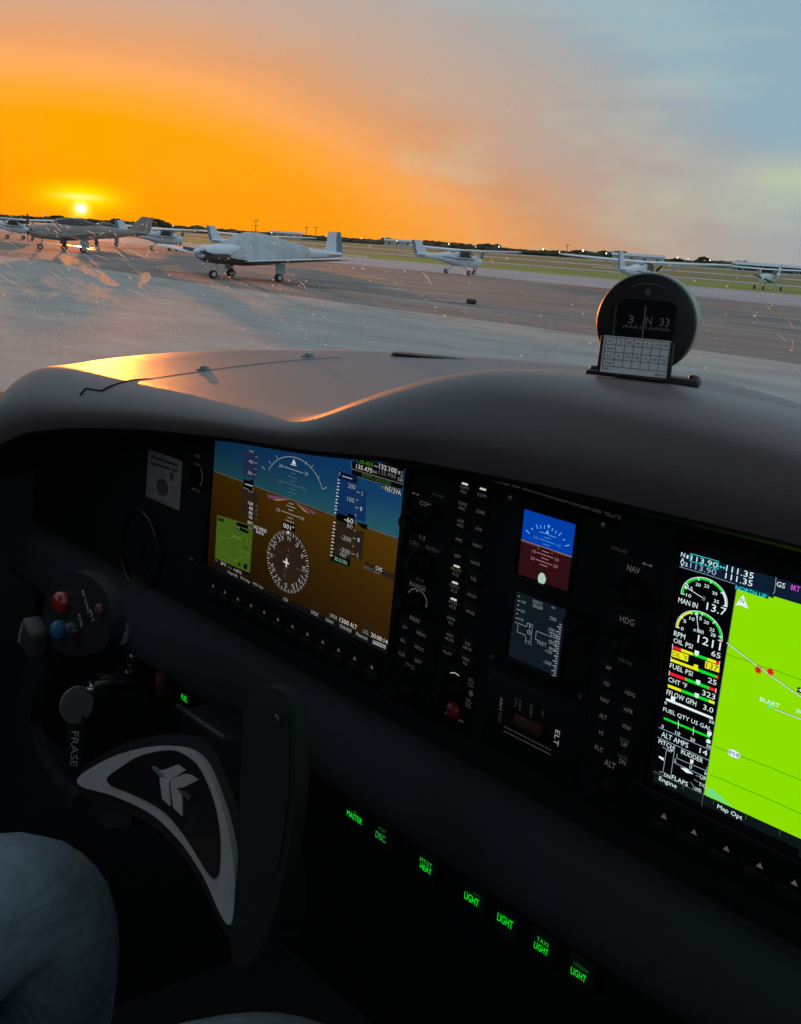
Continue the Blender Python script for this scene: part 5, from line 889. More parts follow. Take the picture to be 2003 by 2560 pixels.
# ------------------------------------------------------------------ placard, dimmer, air vent
pl = pthing('placard', 'faded printed placard with a dark disc left of the flight display', 'placard', -.093, .06, .0085); o = (-.093,.06)
pr = [i for i in PD['misc'] if i[0] == 'P'][0][1]; x0 = min(q[0] for q in pr); x1 = max(q[0] for q in pr); y0 = min(q[1] for q in pr); y1 = max(q[1] for q in pr)
rbox('plate', x0-o[0], x1-o[0], y0-o[1], y1-o[1], 0, .0012, pbr('placard_grey',(.42,.38,.4),.6,var=.05), pl, .0006, 1)
PM = {'plact': pbr('placard_ink',(.10,.08,.085),.7), 'plact2': pbr('placard_ink_pale',(.24,.2,.21),.7), 'placd': pbr('placard_disc',(.12,.07,.065),.7)}
draw([i for i in PD['misc'] if i[0] in 'LE'], pl, o, .0012, 'print', lambda c: PM[c])
dm = pthing('dimmer_knob', 'small round dimmer knob between placard and flight display', 'knob', -.0317, .0751, .0085); knob(dm, 0, 0, 0, .0085, .012, 0, 0, 'grip')
draw([('A',-.0317,.0751,.0092,.0092,30,140,.0005,'dim',1)]+[i for i in PD['misc'] if i[0]=='T' and i[1] not in ('x',) and i[6]=='labd'], dm, (-.0317,.0751), 0, 'panel_marks')
vn = PD['misc'][[i[0] for i in PD['misc']].index('vent')]
av = pthing('air_vent', 'round black air vent below the placard on the far left', 'air vent', vn[1], vn[2], .0085); rr = .040
autosmooth(MB().lathe([(rr,0),(rr*1.0,.003),(rr*.985,.005),(rr*.965,.0055),(rr*.945,.005),(rr*.93,.001),(rr*.2,.0006)], 48, (0,0,0)).build('outer_ring', pbr('vent_ring',(.02,.019,.02),.22), av), 40)
for i in range(7):
    y = -.024+i*.008; w = math.sqrt(max(0,(rr*.9)**2-y*y)); MB().box(-w,w,y-.0005,y+.0005,.001,.003).build('louvre', KNB, av)
knob(av, 0, 0, .001, .006, .004, 0, 0, 'centre_knob')
# ------------------------------------------------------------------ row of rocker switches under the knee pad
SWR = pbr('rocker_black', (.014,.014,.015), .45)
def rocker(cols, label, s, t):
    o = pthing('rocker_switch', label, 'switch', s, t, .004, 'rocker switches under the knee pad')
    rbox('housing', -.0125, .0125, -.013, .0105, -.001, .003, BEZ, o, .001, 1); rbox('rocker', -.0105, .0105, -.0112, .0088, .0028, .0062, SWR, o, .0014, 2)
    draw(cols, o, (s,t), .0064, 'lit_lettering')
sw = [i for i in PD['sw'] if i[0] == 'T']
grp = [[0,1],[2,3],[4,5],[6,7],[8],[9,10],[11,12],[13],[14]]
names = ['dark rocker switch with green lit MASTER lettering','dark rocker switch with green lit DISC lettering','dark rocker switch with green lit PITOT HEAT lettering','left one of two neighbouring rocker switches lit only LIGHT in green','right one of two neighbouring rocker switches lit only LIGHT in green','dark rocker switch with green lit TAXI LIGHT lettering','rightmost rocker switch with green lit LIGHT lettering','small switch with dim green marks left of the right yoke grip','lower small switch with bright green marks left of the right yoke grip']
for g_, lb in zip(grp, names):
    it = [sw[i] for i in g_]; s = sum((i[2]+i[3])/2 for i in it)/len(it); t = sum(i[4] for i in it)/len(it)
    if len(it) == 1 and lb.startswith(('small','lower')):
        o = pthing('rocker_switch', lb, 'switch', s, t, .004, 'rocker switches under the knee pad'); rbox('rocker', -.0075,.0075,-.006,.006,-.001,.004, SWR, o, .001, 1); draw(it, o, (s,t), .0042, 'lit_lettering')
    else: rocker(it, lb, s, t)
gs = pthing('guarded_switch', 'dark red guarded switch left of the green lit switches', 'switch', -.052, -.13, .005)
rbox('base', -.014,.014,-.017,.017,-.001,.006, SWR, gs, .0015, 1); rbox('red_guard', -.009,.009,-.013,.014,.006,.019, pbr('guard_red',(.09,.012,.01),.45), gs, .003, 2); MB().tube((-.0105,-.012,.008),(.0105,-.012,.008),.0018).build('hinge_pin', STEEL, gs)
wk = pthing('pull_knob', 'pale grey pull knob left of the guarded switch', 'knob', -.107, -.093, .028)
autosmooth(MB().lathe([(.004,-.02),(.004,0),(.0095,.002),(.0115,.006),(.0115,.011),(.009,.0145),(.002,.016)], 26, (0,0,0)).build('grip', pbr('knob_pale',(.32,.33,.32),.5), wk), 50)
rg = pthing('key_lock', 'round metal lock ring below the pale pull knob', 'lock', -.117, -.121, .024)
autosmooth(MB().lathe([(.0135,-.016),(.0135,.001),(.0115,.004),(.0095,.004),(.0088,-.002),(.002,-.003)], 30, (0,0,0)).build('collar', pbr('lock_metal',(.2,.19,.18),.25,1), rg), 40); rbox('slot', -.0008,.0008,-.004,.004,-.003,-.0016, BLK, rg, .0003, 1)
# ignition key with its fob
ky = pthing('ignition_key', 'grey ignition key with round head hanging at lower left', 'key', -.104, -.152, .068)
autosmooth(MB().lathe([(.011,-.06),(.011,-.004),(.0095,.002),(.006,.003)], 24, (-.006,.008,0)).build('barrel', CHROME, ky), 40)
n = 28; pts = [(.010+.0165*math.cos(2*math.pi*i/n), -.006+.0185*math.sin(2*math.pi*i/n)) for i in range(n)]
prism('key_head', pts, -.0017, .0017, pbr('key_grey',(.22,.22,.22),.5), ky, .0012, 2, lambda c: Vector((c.z, c.y, c.x+.004)))
rbox('blade', -.004,.004,.004,.01,-.02,.0045, CHROME, ky, .0006, 1)
fb = pthing('key_fob', 'black strap fob with white lettering hanging from the ignition key', 'fob', -.107, -.176, .08); fb.rotation_euler = (Matrix.Rotation(PROT[0],4,'X')@Matrix.Rotation(R(48),4,'Y')).to_euler()
rbox('strap', -.0085,.0085,-.056,.006,-.0016,.0016, pbr('strap_black',(.013,.013,.014),.8), fb, .0008, 1)
v, f = text_mesh('FRASE'); MB().add([(-.0036+.0072*b_, -.010-.036*a_, .0018) for a_, b_ in v], f).build('lettering', pbr('fob_white',(.7,.75,.8),.6), fb, False, False)
MB().lathe([(.005,-.0006),(.0062,0),(.005,.0006),(.0042,0),(.005,-.0006)], 18, (0,.008,0)).build('ring', CHROME, fb)
# ------------------------------------------------------------------ control yoke
YB = pbr('yoke_black', (.009,.0095,.011), .5, bump=.2, bscale=500); YG = pbr('yoke_grip_grey', (.014,.018,.02), .55, bump=.25, bscale=600)
YS = pbr('yoke_silver', (.62,.56,.56), .45, .0, var=.06, scale=60); YI = pbr('yoke_inlay_dark', (.022,.018,.018), .25)
OUT = [(-.8419,-.4556),(-.8419,-.4514),(-.8298,-.4399),(-.8061,-.4222),(-.7794,-.4064),(-.7503,-.3924),(-.7271,-.3837),(-.7099,-.379),(-.6929,-.3783),(-.6791,-.3811),(-.6674,-.3863),(-.6554,-.3923),(-.6409,-.4007),(-.6285,-.4095),(-.6181,-.4189),(-.6088,-.4296),(-.601,-.442),(-.5974,-.4516),(-.5981,-.4573),(-.6032,-.4578),(-.6111,-.4558),(-.6245,-.4506),(-.6397,-.4447),(-.6567,-.4404),(-.676,-.4367),(-.6973,-.4348),(-.7208,-.4345),(-.7461,-.4371),(-.7713,-.4414),(-.7968,-.4468),(-.8226,-.4536),(-.8352,-.4558)]
INN = [(-.7988,-.4369),(-.796,-.4318),(-.7836,-.4205),(-.7693,-.4085),(-.7517,-.3981),(-.7336,-.3895),(-.7187,-.3847),(-.7045,-.3832),(-.6907,-.3836),(-.6772,-.3876),(-.6655,-.3927),(-.6544,-.3991),(-.6448,-.4069),(-.6359,-.4161),(-.6301,-.4252),(-.6259,-.4338),(-.6273,-.4393),(-.6335,-.4401),(-.6439,-.4383),(-.661,-.4339),(-.6779,-.4303),(-.6973,-.4274),(-.7181,-.4271),(-.7428,-.4301),(-.7679,-.4341),(-.7883,-.4382)]
LOGO = [[(-.742,-.405),(-.7385,-.4035),(-.7221,-.4042),(-.7233,-.4063),(-.7298,-.4072),(-.7392,-.4063)],[(-.732,-.4041),(-.7244,-.4009),(-.7108,-.3918),(-.6993,-.3917),(-.7125,-.4032),(-.714,-.4074),(-.7033,-.4197),(-.7157,-.4193),(-.7279,-.4077),(-.7206,-.4053)],[(-.7124,-.4034),(-.6976,-.3936),(-.6917,-.392),(-.6804,-.3915),(-.6951,-.4028),(-.701,-.4052),(-.6946,-.4072),(-.6854,-.4198),(-.6985,-.419),(-.7106,-.4079)],[(-.7018,-.4051),(-.683,-.4044),(-.6837,-.4078),(-.6999,-.4068)]]
YC = Vector((-.72, .42, -.43))
yk = empty('control_yoke', YC); tag(yk, 'black control yoke with silver edged emblem plate and two upright grips', 'control yoke')
def ymap(c): return Vector((c.x, .39+.35*(c.y+.43)-c.z*.944, c.y+c.z*.33))-YC
def offset(poly, d):
    n = len(poly); A = sum(poly[i][0]*poly[(i+1)%n][1]-poly[(i+1)%n][0]*poly[i][1] for i in range(n)); sg = 1 if A > 0 else -1; o = []
    for i in range(n):
        (ax, ay), (bx, by) = poly[i-1], poly[(i+1)%n]; tx, ty_ = bx-ax, by-ay; L_ = math.hypot(tx, ty_); o.append((poly[i][0]+sg*d*ty_/L_, poly[i][1]-sg*d*tx/L_))
    return o
OUT = smooth_poly(OUT,2); INN = smooth_poly(INN,2)
prism('hub', offset(OUT, .009), -.052, -.0015, YB, yk, .008, 3, ymap)
prism('emblem_rim', OUT, -.002, .0035, YS, yk, .002, 2, ymap)
inl = prism('emblem_inlay', INN, .0036, .0044, YI, yk, 0, 1, ymap)
for i, q in enumerate(LOGO): prism('emblem_logo', q, .0045, .0056, YS if i in (1,2) else pbr('emblem_pale',(.24,.26,.25),.45) if i == 0 else pbr('emblem_brown',(.13,.07,.06),.45), inl, 0, 1, ymap)
def gmap(y0): return lambda c: Vector((c.x, y0+.12*(c.y+.35)-c.z, c.y))-YC
RG0 = [(-.613,-.321),(-.616,-.311),(-.614,-.3017),(-.605,-.295),(-.591,-.289),(-.5756,-.2859),(-.5636,-.2867),(-.5558,-.2924),(-.55,-.301),(-.545,-.3136),(-.54,-.332),(-.5365,-.352),(-.536,-.39),(-.542,-.43),(-.556,-.462),(-.572,-.478),(-.587,-.474),(-.590,-.45),(-.596,-.40),(-.606,-.36)]
RG = [(-.583+(x+.575)*.9, z) for x, z in RG0]
g_ = prism('right_grip', smooth_poly(RG,3), -.001, .009, YG, yk, .0085, 5, gmap(.40))
ins = [(x*.80-.583*.20, z*.82-.335*.18) for x, z in RG[:13]]+[(-.558,-.40),(-.590,-.398)]
prism('cover_plate', smooth_poly(ins,3), .0092, .0099, pbr('grip_plate',(.015,.02,.023),.5), g_, .001, 1, gmap(.40))
MB().lathe([(.0032,0),(.0028,.001),(.0008,.0012)],16,(0,0,0)).build('screw', pbr('screw_dark',(.12,.12,.13),.35,.8), g_).matrix_local = Matrix.Translation(Vector((-.5745,.4035-.0112,-.3015))-YC)@Matrix.Rotation(math.pi/2,4,'X')
LG = [(-.798,-.312),(-.800,-.297),(-.812,-.285),(-.832,-.279),(-.856,-.279),(-.88,-.284),(-.902,-.296),(-.918,-.312),(-.924,-.33),(-.918,-.346),(-.9,-.354),(-.872,-.352),(-.845,-.345),(-.818,-.333),(-.804,-.324)]
gl = prism('left_grip', smooth_poly(LG,3), -.008, .004, YB, yk, .010, 5, gmap(.385))
prism('left_stem', [(-.905,-.335),(-.93,-.34),(-.945,-.37),(-.965,-.40),(-.975,-.43),(-.962,-.462),(-.93,-.482),(-.88,-.485),(-.84,-.475),(-.835,-.462),(-.875,-.468),(-.915,-.458),(-.938,-.438),(-.938,-.41),(-.918,-.38),(-.905,-.36)], -.012, -.002, YB, yk, .004, 3, gmap(.385))
lg = gmap(.385)
def gl_btn(nm, x, z, r, h, mat):
    o_ = autosmooth(MB().lathe([(r,-.002),(r,h*.6),(r*.75,h),(r*.2,h*1.12)],20,(0,0,0)).build(nm, mat, gl), 50); o_.matrix_local = Matrix.Translation(lg(Vector((x,z,.004))))@Matrix.Rotation(math.pi/2-.12,4,'X'); return o_
gl_btn('red_button', -.886, -.311, .0088, .008, pbr('yoke_red',(.42,.02,.012),.3,coat=.5)); gl_btn('blue_button', -.884, -.334, .0075, .008, pbr('yoke_blue',(.03,.16,.34),.4)); gl_btn('dark_button', -.861, -.3285, .0075, .007, pbr('yoke_navy',(.02,.022,.045),.4)); gl_btn('pink_button', -.8205, -.2985, .0045, .003, pbr('yoke_pink',(.2,.05,.055),.5))
tr = rbox('trim_switch', -.0125,.0125,-.014,.014,-.004,.014, pbr('trim_grey',(.06,.06,.065),.5), gl, .004, 3); tr.matrix_local = Matrix.Translation(lg(Vector((-.925,-.352,.004))))@Matrix.Rotation(math.pi/2,4,'X')@Matrix.Rotation(-.4,4,'Z')
def gl_text(tx, x, z, w, h, ang, mat, zz=.0046, par=None):
    v, f = text_mesh(tx); ca, sa = math.cos(ang), math.sin(ang); o_ = []
    for a_, b_ in v:
        p_, q_ = (a_-.5)*w, (b_-.5)*h; o_.append(lg(Vector((x+p_*ca-q_*sa, z+p_*sa+q_*ca, zz))))
    obj('lettering', o_, f, mat, par or gl)
GT = pbr('yoke_lettering', (.8,.84,.86), .6)
gl_text('AP DISC', -.8455, -.299, .022, .0042, R(-42), GT); gl_text('PTT', -.832, -.3075, .0105, .0042, R(-42), GT); gl_text('CWS', -.851, -.3165, .0115, .0042, R(-42), GT); v, f = text_mesh('TRIM'); obj('lettering', [(-.0105+.0042*b_, .011-.022*a_, .0143) for a_, b_ in v], f, GT, tr)
prism('left_arm', [(-.86,-.466),(-.82,-.45),(-.78,-.445),(-.76,-.46),(-.80,-.48),(-.86,-.484)], -.03, -.006, YB, yk, .006, 2, gmap(.395)); prism('right_arm', [(-.66,-.415),(-.61,-.425),(-.588,-.435),(-.588,-.458),(-.62,-.462),(-.66,-.44)], -.02, -.006, YB, yk, .006, 2, gmap(.40))
MB().tube(Vector((-.72,.44,-.425))-YC, Vector((-.72,.56,-.41))-YC, .019, .019, 20).build('shaft', pbr('yoke_shaft',(.16,.17,.18),.3,.8), yk, True)
rbox('shaft_collar', -.035,.035,-.03,.03,-.03,.03, YB, yk, .006, 2).location = (0,.095,.018)
# a knurled bracket seen between the grips
bk = empty('yoke_bracket', (-.745,.455,-.392)); tag(bk, 'dark ribbed bracket behind the emblem between plate and right grip', 'bracket')
rbox('block', -.045,.03,-.012,.03,-.025,.008, YB, bk, .004, 2); rbox('rib', -.045,.03,-.016,-.011,.009,.013, pbr('bracket_edge',(.07,.08,.09),.4), bk, .001, 1)
# ------------------------------------------------------------------ glareshield
ZREAR = [(-1.3,-.235),(-1.24,-.196),(-1.195,-.170),(-1.163,-.154),(-1.125,-.1425),(-1.07,-.138),(-.95,-.1335),(-.86,-.1295),(-.7,-.1245),(-.655,-.122),(-.635,-.117),(-.6,-.101),(-.56,-.0865),(-.518,-.074),(-.484,-.0675),(-.43,-.064),(-.36,-.0635),(-.29,-.067),(-.2,-.076),(-.08,-.095),(.06,-.118),(.2,-.14),(.38,-.19)]
ZLOW = [(-1.3,-.235),(-1.24,-.196),(-1.195,-.170),(-1.163,-.154),(-1.125,-.1425),(-1.07,-.138),(-.95,-.1335),(-.86,-.1295),(-.7,-.1245),(-.43,-.118),(-.1,-.123),(.06,-.128),(.2,-.145),(.38,-.19)]
ZFAR = [(-1.3,-.24),(-1.25,-.2),(-1.206,-.176),(-1.19,-.160),(-1.164,-.146),(-1.108,-.130),(-1.05,-.1205),(-1.0,-.116),(-.958,-.1115),(-.905,-.1085),(-.83,-.105),(-.7,-.102),(-.62,-.101),(-.55,-.110),(-.45,-.130),(-.3,-.145),(0,-.145),(.2,-.15),(.38,-.2)]
ZLIP = [(-1.3,-.30),(-1.2,-.245),(-1.1,-.21),(-1.0,-.19),(-.86,-.168),(-.728,-.1525),(-.62,-.1435),(-.525,-.131),(-.4,-.1235),(-.256,-.1195),(-.1,-.124),(.1,-.14),(.38,-.21)]
ZREAR, ZLOW, ZFAR, ZLIP = [smooth_table(q) for q in (ZREAR, ZLOW, ZFAR, ZLIP)]
EA, EB, EX, EY = .88, .86, -.43, .05
def yfar(x): return EY+EB*math.sqrt(max(0, 1-((x-EX)/EA)**2))-.012
def ylip(x): return .44+(max(0,-1.17-x)/.1)**2*.03+(max(0,x-.2)/.1)**2*.03
def hood_top(x, y):
    yl = ylip(x)+.045; yf = max(yfar(x), yl+.03); t = max(0, min(1, (y-yl)/(yf-yl)))
    zl = tab(x, ZLOW)+(tab(x, ZFAR)-tab(x, ZLOW))*t
    return zl+(tab(x, ZREAR)-tab(x, ZLOW))*(1-smooth01((y-.50)/.30))
def hood_col(x):
    yl = ylip(x); zl = tab(x, ZLIP); zr = tab(x, ZREAR); h = zr-zl; o = [(yl+.072, zl+.014), (yl+.03, zl+.004), (yl+.014, zl), (yl+.006, zl+.001), (yl+.001, zl+.005)]
    ry = .045; rz = max(.012, h-.012)
    for i in range(1, 15):
        a = math.pi/2*i/14; o.append((yl+ry*(1-max(0,math.cos(a))**.72), zr-rz*(1-math.sin(a)**.72)))
    yf = max(yfar(x), yl+.075); y0 = yl+ry
    for i in range(1, 25):
        y = y0+(yf-y0)*i/24; o.append((y, hood_top(x, y)))
    o.append((yf+.004, o[-1][1]-.008)); o.append((yf+.002, o[-1][1]-.05)); return o
xs = [-1.285+i*.0125 for i in range(132)]
cols = [hood_col(x) for x in xs]; m_ = len(cols[0]); v = []; f = []
for x, c_ in zip(xs, cols): v += [(x, y, z) for y, z in c_]
for i in range(len(xs)-1):
    for k in range(m_-1): f.append((i*m_+k, (i+1)*m_+k, (i+1)*m_+k+1, i*m_+k+1))
gsd = empty('glareshield', (-.43,.5,-.13)); tag(gsd, 'padded grey glareshield with raised hump below the compass', 'glareshield')
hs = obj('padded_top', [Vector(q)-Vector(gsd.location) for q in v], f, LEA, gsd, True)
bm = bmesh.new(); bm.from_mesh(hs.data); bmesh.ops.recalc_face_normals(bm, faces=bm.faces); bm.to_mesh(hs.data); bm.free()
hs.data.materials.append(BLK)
for q_ in hs.data.polygons: q_.material_index = 1 if q_.index % (m_-1) < 4 else 0  # shade put into colour: lip underside black against the map screen's green spill
# seam of the removable panel and its two screws
def on_hood(x, y): return Vector((x, y, hood_top(x, y)))
def hood_face(x, k):     # k 0..1 down the rolled edge
    c_ = hood_col(x); i = 18-int(k*13); return Vector((x, c_[i][0], c_[i][1]))
def hood_at(x, z):
    c_ = hood_col(x); k = min(range(5,19), key=lambda q: abs(c_[q][1]-z)); return Vector((x, c_[k][0], c_[k][1]))
SEAM0 = [on_hood(-.925,.69), on_hood(-.937,.655), on_hood(-.945,.61), on_hood(-.945,.565), on_hood(-.94,.52), on_hood(-.935,.49), hood_at(-.933,-.1345), hood_at(-.939,-.139), hood_at(-.946,-.1445), hood_at(-.961,-.1445), hood_at(-.979,-.1455), hood_at(-.982,-.153)]
def resurf(P):
    o = []
    for a_, b_ in zip(P, P[1:]):
        for k in range(4): o.append(a_+(b_-a_)*k/4)
    o.append(P[-1]); r = []
    for q in o:
        c_ = hood_col(q.x)
        if q.y > ylip(q.x)+.0452: r.append(Vector((q.x, q.y, hood_top(q.x, q.y))))
        else:
            yy = q.y
            for (ya, za), (yb, zb) in zip(c_[4:19], c_[5:20]):
                if za <= q.z <= zb and zb > za: yy = ya+(yb-ya)*(q.z-za)/(zb-za); break
            r.append(Vector((q.x, yy-.0006, q.z+.0006)))
    return r
SEAM = resurf(SEAM0)
mbs = MB()
for a_, b_ in zip(SEAM, SEAM[1:]): mbs.tube(a_-Vector(gsd.location)-Vector((0,0,.0003)), b_-Vector(gsd.location)-Vector((0,0,.0003)), .00065, .00065, 6)
mbs.build('panel_seam', pbr('seam_black',(.01,.01,.01),.8), gsd)
for x, y in ((-.952,.552),(-.955,.672)):
    q = on_hood(x, y)-Vector(gsd.location); autosmooth(MB().lathe([(.0075,-.001),(.0075,.0006),(.0048,.0012),(.0045,.0028),(.003,.0036),(.0008,.0032)],20,tuple(q)).build('screw', pbr('screw_grey',(.25,.27,.26),.4,.7), gsd), 40)
# defroster outlets along the windscreen foot
def duct(x, y, w, h, rz, label):
    o = empty('defroster_outlet', (x,y,hood_top(x,y)-.002), (0,0,rz)); tag(o, label, 'vent', 'defroster outlets at the windscreen foot')
    rbox('cover', -w/2,w/2,-.012,.012,-.006,h, pbr('duct_dark',(.03,.034,.034),.5), o, .003, 2); rbox('slot', -w*.45,w*.45,-.0135,-.011,.001,h*.6, BLK, o, .0008, 1)
duct(-.868,.765,.09,.003,R(30),'dark defroster outlet at the far edge of the glareshield, centre left')
duct(-.40,.80,.16,.004,R(4),'dark defroster outlet right of the compass')
# ------------------------------------------------------------------ magnetic compass
CP = Vector((-.411,.515,-.0345)); cpz = hood_top(-.411,.515)
CYAW = 30
cp = empty('magnetic_compass', (CP.x,CP.y,cpz), (0,0,R(CYAW))); tag(cp, 'round black magnetic compass standing on the glareshield hump', 'compass')
dz = CP.z-cpz; CB = pbr('compass_black', (.01,.01,.011), .5, bump=.1, bscale=500)
autosmooth(MB().lathe([(.012,-.0005),(.0235,0),(.0262,.0010),(.027,.0028),(.027,.0033),(.02,.0034),(.01,.0035)], 56, (0,-.012,dz), 'Y').build('face_ring', CB, cp), 35)
autosmooth(MB().lathe([(.02,.0032),(.0266,.0034),(.0271,.0045),(.0271,.0165),(.0262,.018),(.0262,.03),(.025,.033),(.01,.034)], 56, (0,-.012,dz), 'Y').build('case', pbr('compass_case_skylit',(.34,.37,.35),.5,var=.06), cp), 35)  # case side paler than the black front: sky light put into its colour
FZ = -.0127
def fpanel(nm, pts, y0, y1, mat, par, bev=0): return prism(nm, pts, y0, y1, mat, par, bev, 2, lambda c: Vector((c.x, -c.z, c.y+dz)))
def rrect(cx_, cy_, w, h, r, n=6):
    o = []
    for sx, sy, a0 in ((1,1,0),(-1,1,90),(-1,-1,180),(1,-1,270)):
        for i in range(n+1): a = R(a0+90*i/n); o.append((cx_+sx*(w/2-r)+r*math.cos(a), cy_+sy*(h/2-r)+r*math.sin(a)))
    return o
wn = fpanel('window', rrect(0,.0005,.0315,.0225,.0045), .0118, .0129, pbr('compass_window',(.004,.004,.006),.35,spec=.2), cp)
fr = MB(); a_ = rrect(0,.0005,.0335,.0245,.0055); b_ = rrect(0,.0005,.0312,.0222,.0043); n = len(a_)
fr.add([(x,-.0138,y+dz) for x,y in a_]+[(x,-.0131,y+dz) for x,y in b_]+[(x,-.0118,y+dz) for x,y in a_], [(i,(i+1)%n,n+(i+1)%n,n+i) for i in range(n)]+[(2*n+i,2*n+(i+1)%n,(i+1)%n,i) for i in range(n)]); fr.build('window_rim', CB, cp)
CL = pbr('compass_white', (.32,.32,.33), .6); m1 = MB()
for tx, x, w in (('3',-.0075,.0029),('N',.0021,.0033),('33',.0105,.0052)):
    v, f = text_mesh(tx); m1.add([(x+(p_-.5)*w, -.0132, dz+.0018+(q_-.5)*.0042) for p_, q_ in v], f)
for i in range(19):
    x = -.0112+i*.00135; h = .0017 if i%2 else .0009; m1.add([(x-.00028,-.0132,dz-.0028),(x+.00028,-.0132,dz-.0028),(x+.00028,-.0132,dz-.0028+h),(x-.00028,-.0132,dz-.0028+h)], [(0,1,2,3)])
m1.build('card_numerals', CL, wn, False, False)
MB().box(-.0006,-.0001,-.0140,-.0134,dz-.0098,dz+.0092).build('lubber_line', CL, wn)
ar = MB(); pts = arc_pts(0,.0,.0212,.0212,-26,26,16)
for (x0,y0),(x1,y1) in zip(pts,pts[1:]): ar.tube((x0,-.0125,y0+dz),(x1,-.0125,y1+dz),.00035,.00035,5)
ar.build('face_groove', pbr('compass_edge',(.12,.12,.125),.4), cp)
MB().lathe([(.0018,0),(.0018,.0012),(.0006,.0014)],12,(0,-.0138,dz+.0168),'Y').build('adjuster_screw', pbr('compass_edge',(.12,.12,.125),.4), cp)
rbox('foot', -.0135,.0135,-.012,.018,-.001,.012, CB, cp, .002, 2)
rbox('base_flange', -.031,.031,-.006,.012,-.002,.0028, CB, cp, .0012, 2)
for x in (-.0275,.0275): autosmooth(MB().lathe([(.003,.0028),(.003,.0036),(.002,.0046),(.0006,.0048)],18,(x,.003,0)).build('flange_screw', pbr('brass_screw',(.09,.07,.06),.45,.5), cp), 50)
# deviation card in its holder, leaning on the compass
dc = empty('deviation_card', (0,0,0)); tag(dc, 'white deviation card with ruled table in a black holder under the compass', 'card')
dc.matrix_world = Matrix.Translation((CP.x,CP.y,cpz))@Matrix.Rotation(R(CYAW),4,'Z')@Matrix.Translation((-.002,-.0185,.0135))@Matrix.Rotation(R(90-8),4,'X')@Matrix.Diagonal((.93,.93,1,1))
rbox('holder', -.0212,.0212,-.0128,.0105,-.0016,.0008, CB, dc, .0008, 1)
for x in (-.0212,.0193): rbox('side_rail', x,x+.0019,-.0128,.0105,.0006,.002, CB, dc, .0004, 1)
rbox('bottom_rail', -.0212,.0212,-.0128,-.0108,.0006,.002, CB, dc, .0004, 1)
cw, chh = .0386, .0212; cx0, cy0 = -.0193, -.0106
pap = MB().box(cx0,cx0+cw,cy0,cy0+chh,.0009,.0013).build('paper', pbr('card_paper',(.88,.9,.9),.8,var=.03), dc)
INK = pbr('card_ink', (.03,.035,.035), .8); gm = MB(); gx0, gx1, gy0, gy1 = cx0+.0012, cx0+cw-.0004, cy0+.0036, cy0+chh-.0008
xsn = [gx0]+[gx0+.0062+i*(gx1-gx0-.0062)/6 for i in range(7)]; ysn = [gy0+i*(gy1-gy0)/4 for i in range(5)]
for x in xsn: gm.add([(x-.00014,gy0,.0015),(x+.00014,gy0,.0015),(x+.00014,gy1,.0015),(x-.00014,gy1,.0015)],[(0,1,2,3)])
for y in ysn: gm.add([(gx0,y-.00014,.00152),(gx1,y-.00014,.00152),(gx1,y+.00014,.00152),(gx0,y+.00014,.00152)],[(0,1,2,3)])
for r_, row in enumerate((('For','N','30','60','E','120','150'),('Steer',),('For','S','210','240','W','300','330'),('Steer',))):
    for c_, tx in enumerate(row):
        xc = (xsn[c_]+xsn[c_+1])/2; yc = (ysn[3-r_]+ysn[4-r_])/2; w = .00078*len(tx)+.0004; tex_fit(gm, tx, xc-w/2, xc+w/2, yc, .0013, .0015)
tex_fit(gm, 'DATE', cx0+.0012, cx0+.0048, cy0+.0021, .0011, .0015); tex_fit(gm, 'AIRPATH', cx0+cw-.0072, cx0+cw-.001, cy0+.0013, .0012, .0015)
gm.build('printed_table', INK, pap, False, False)
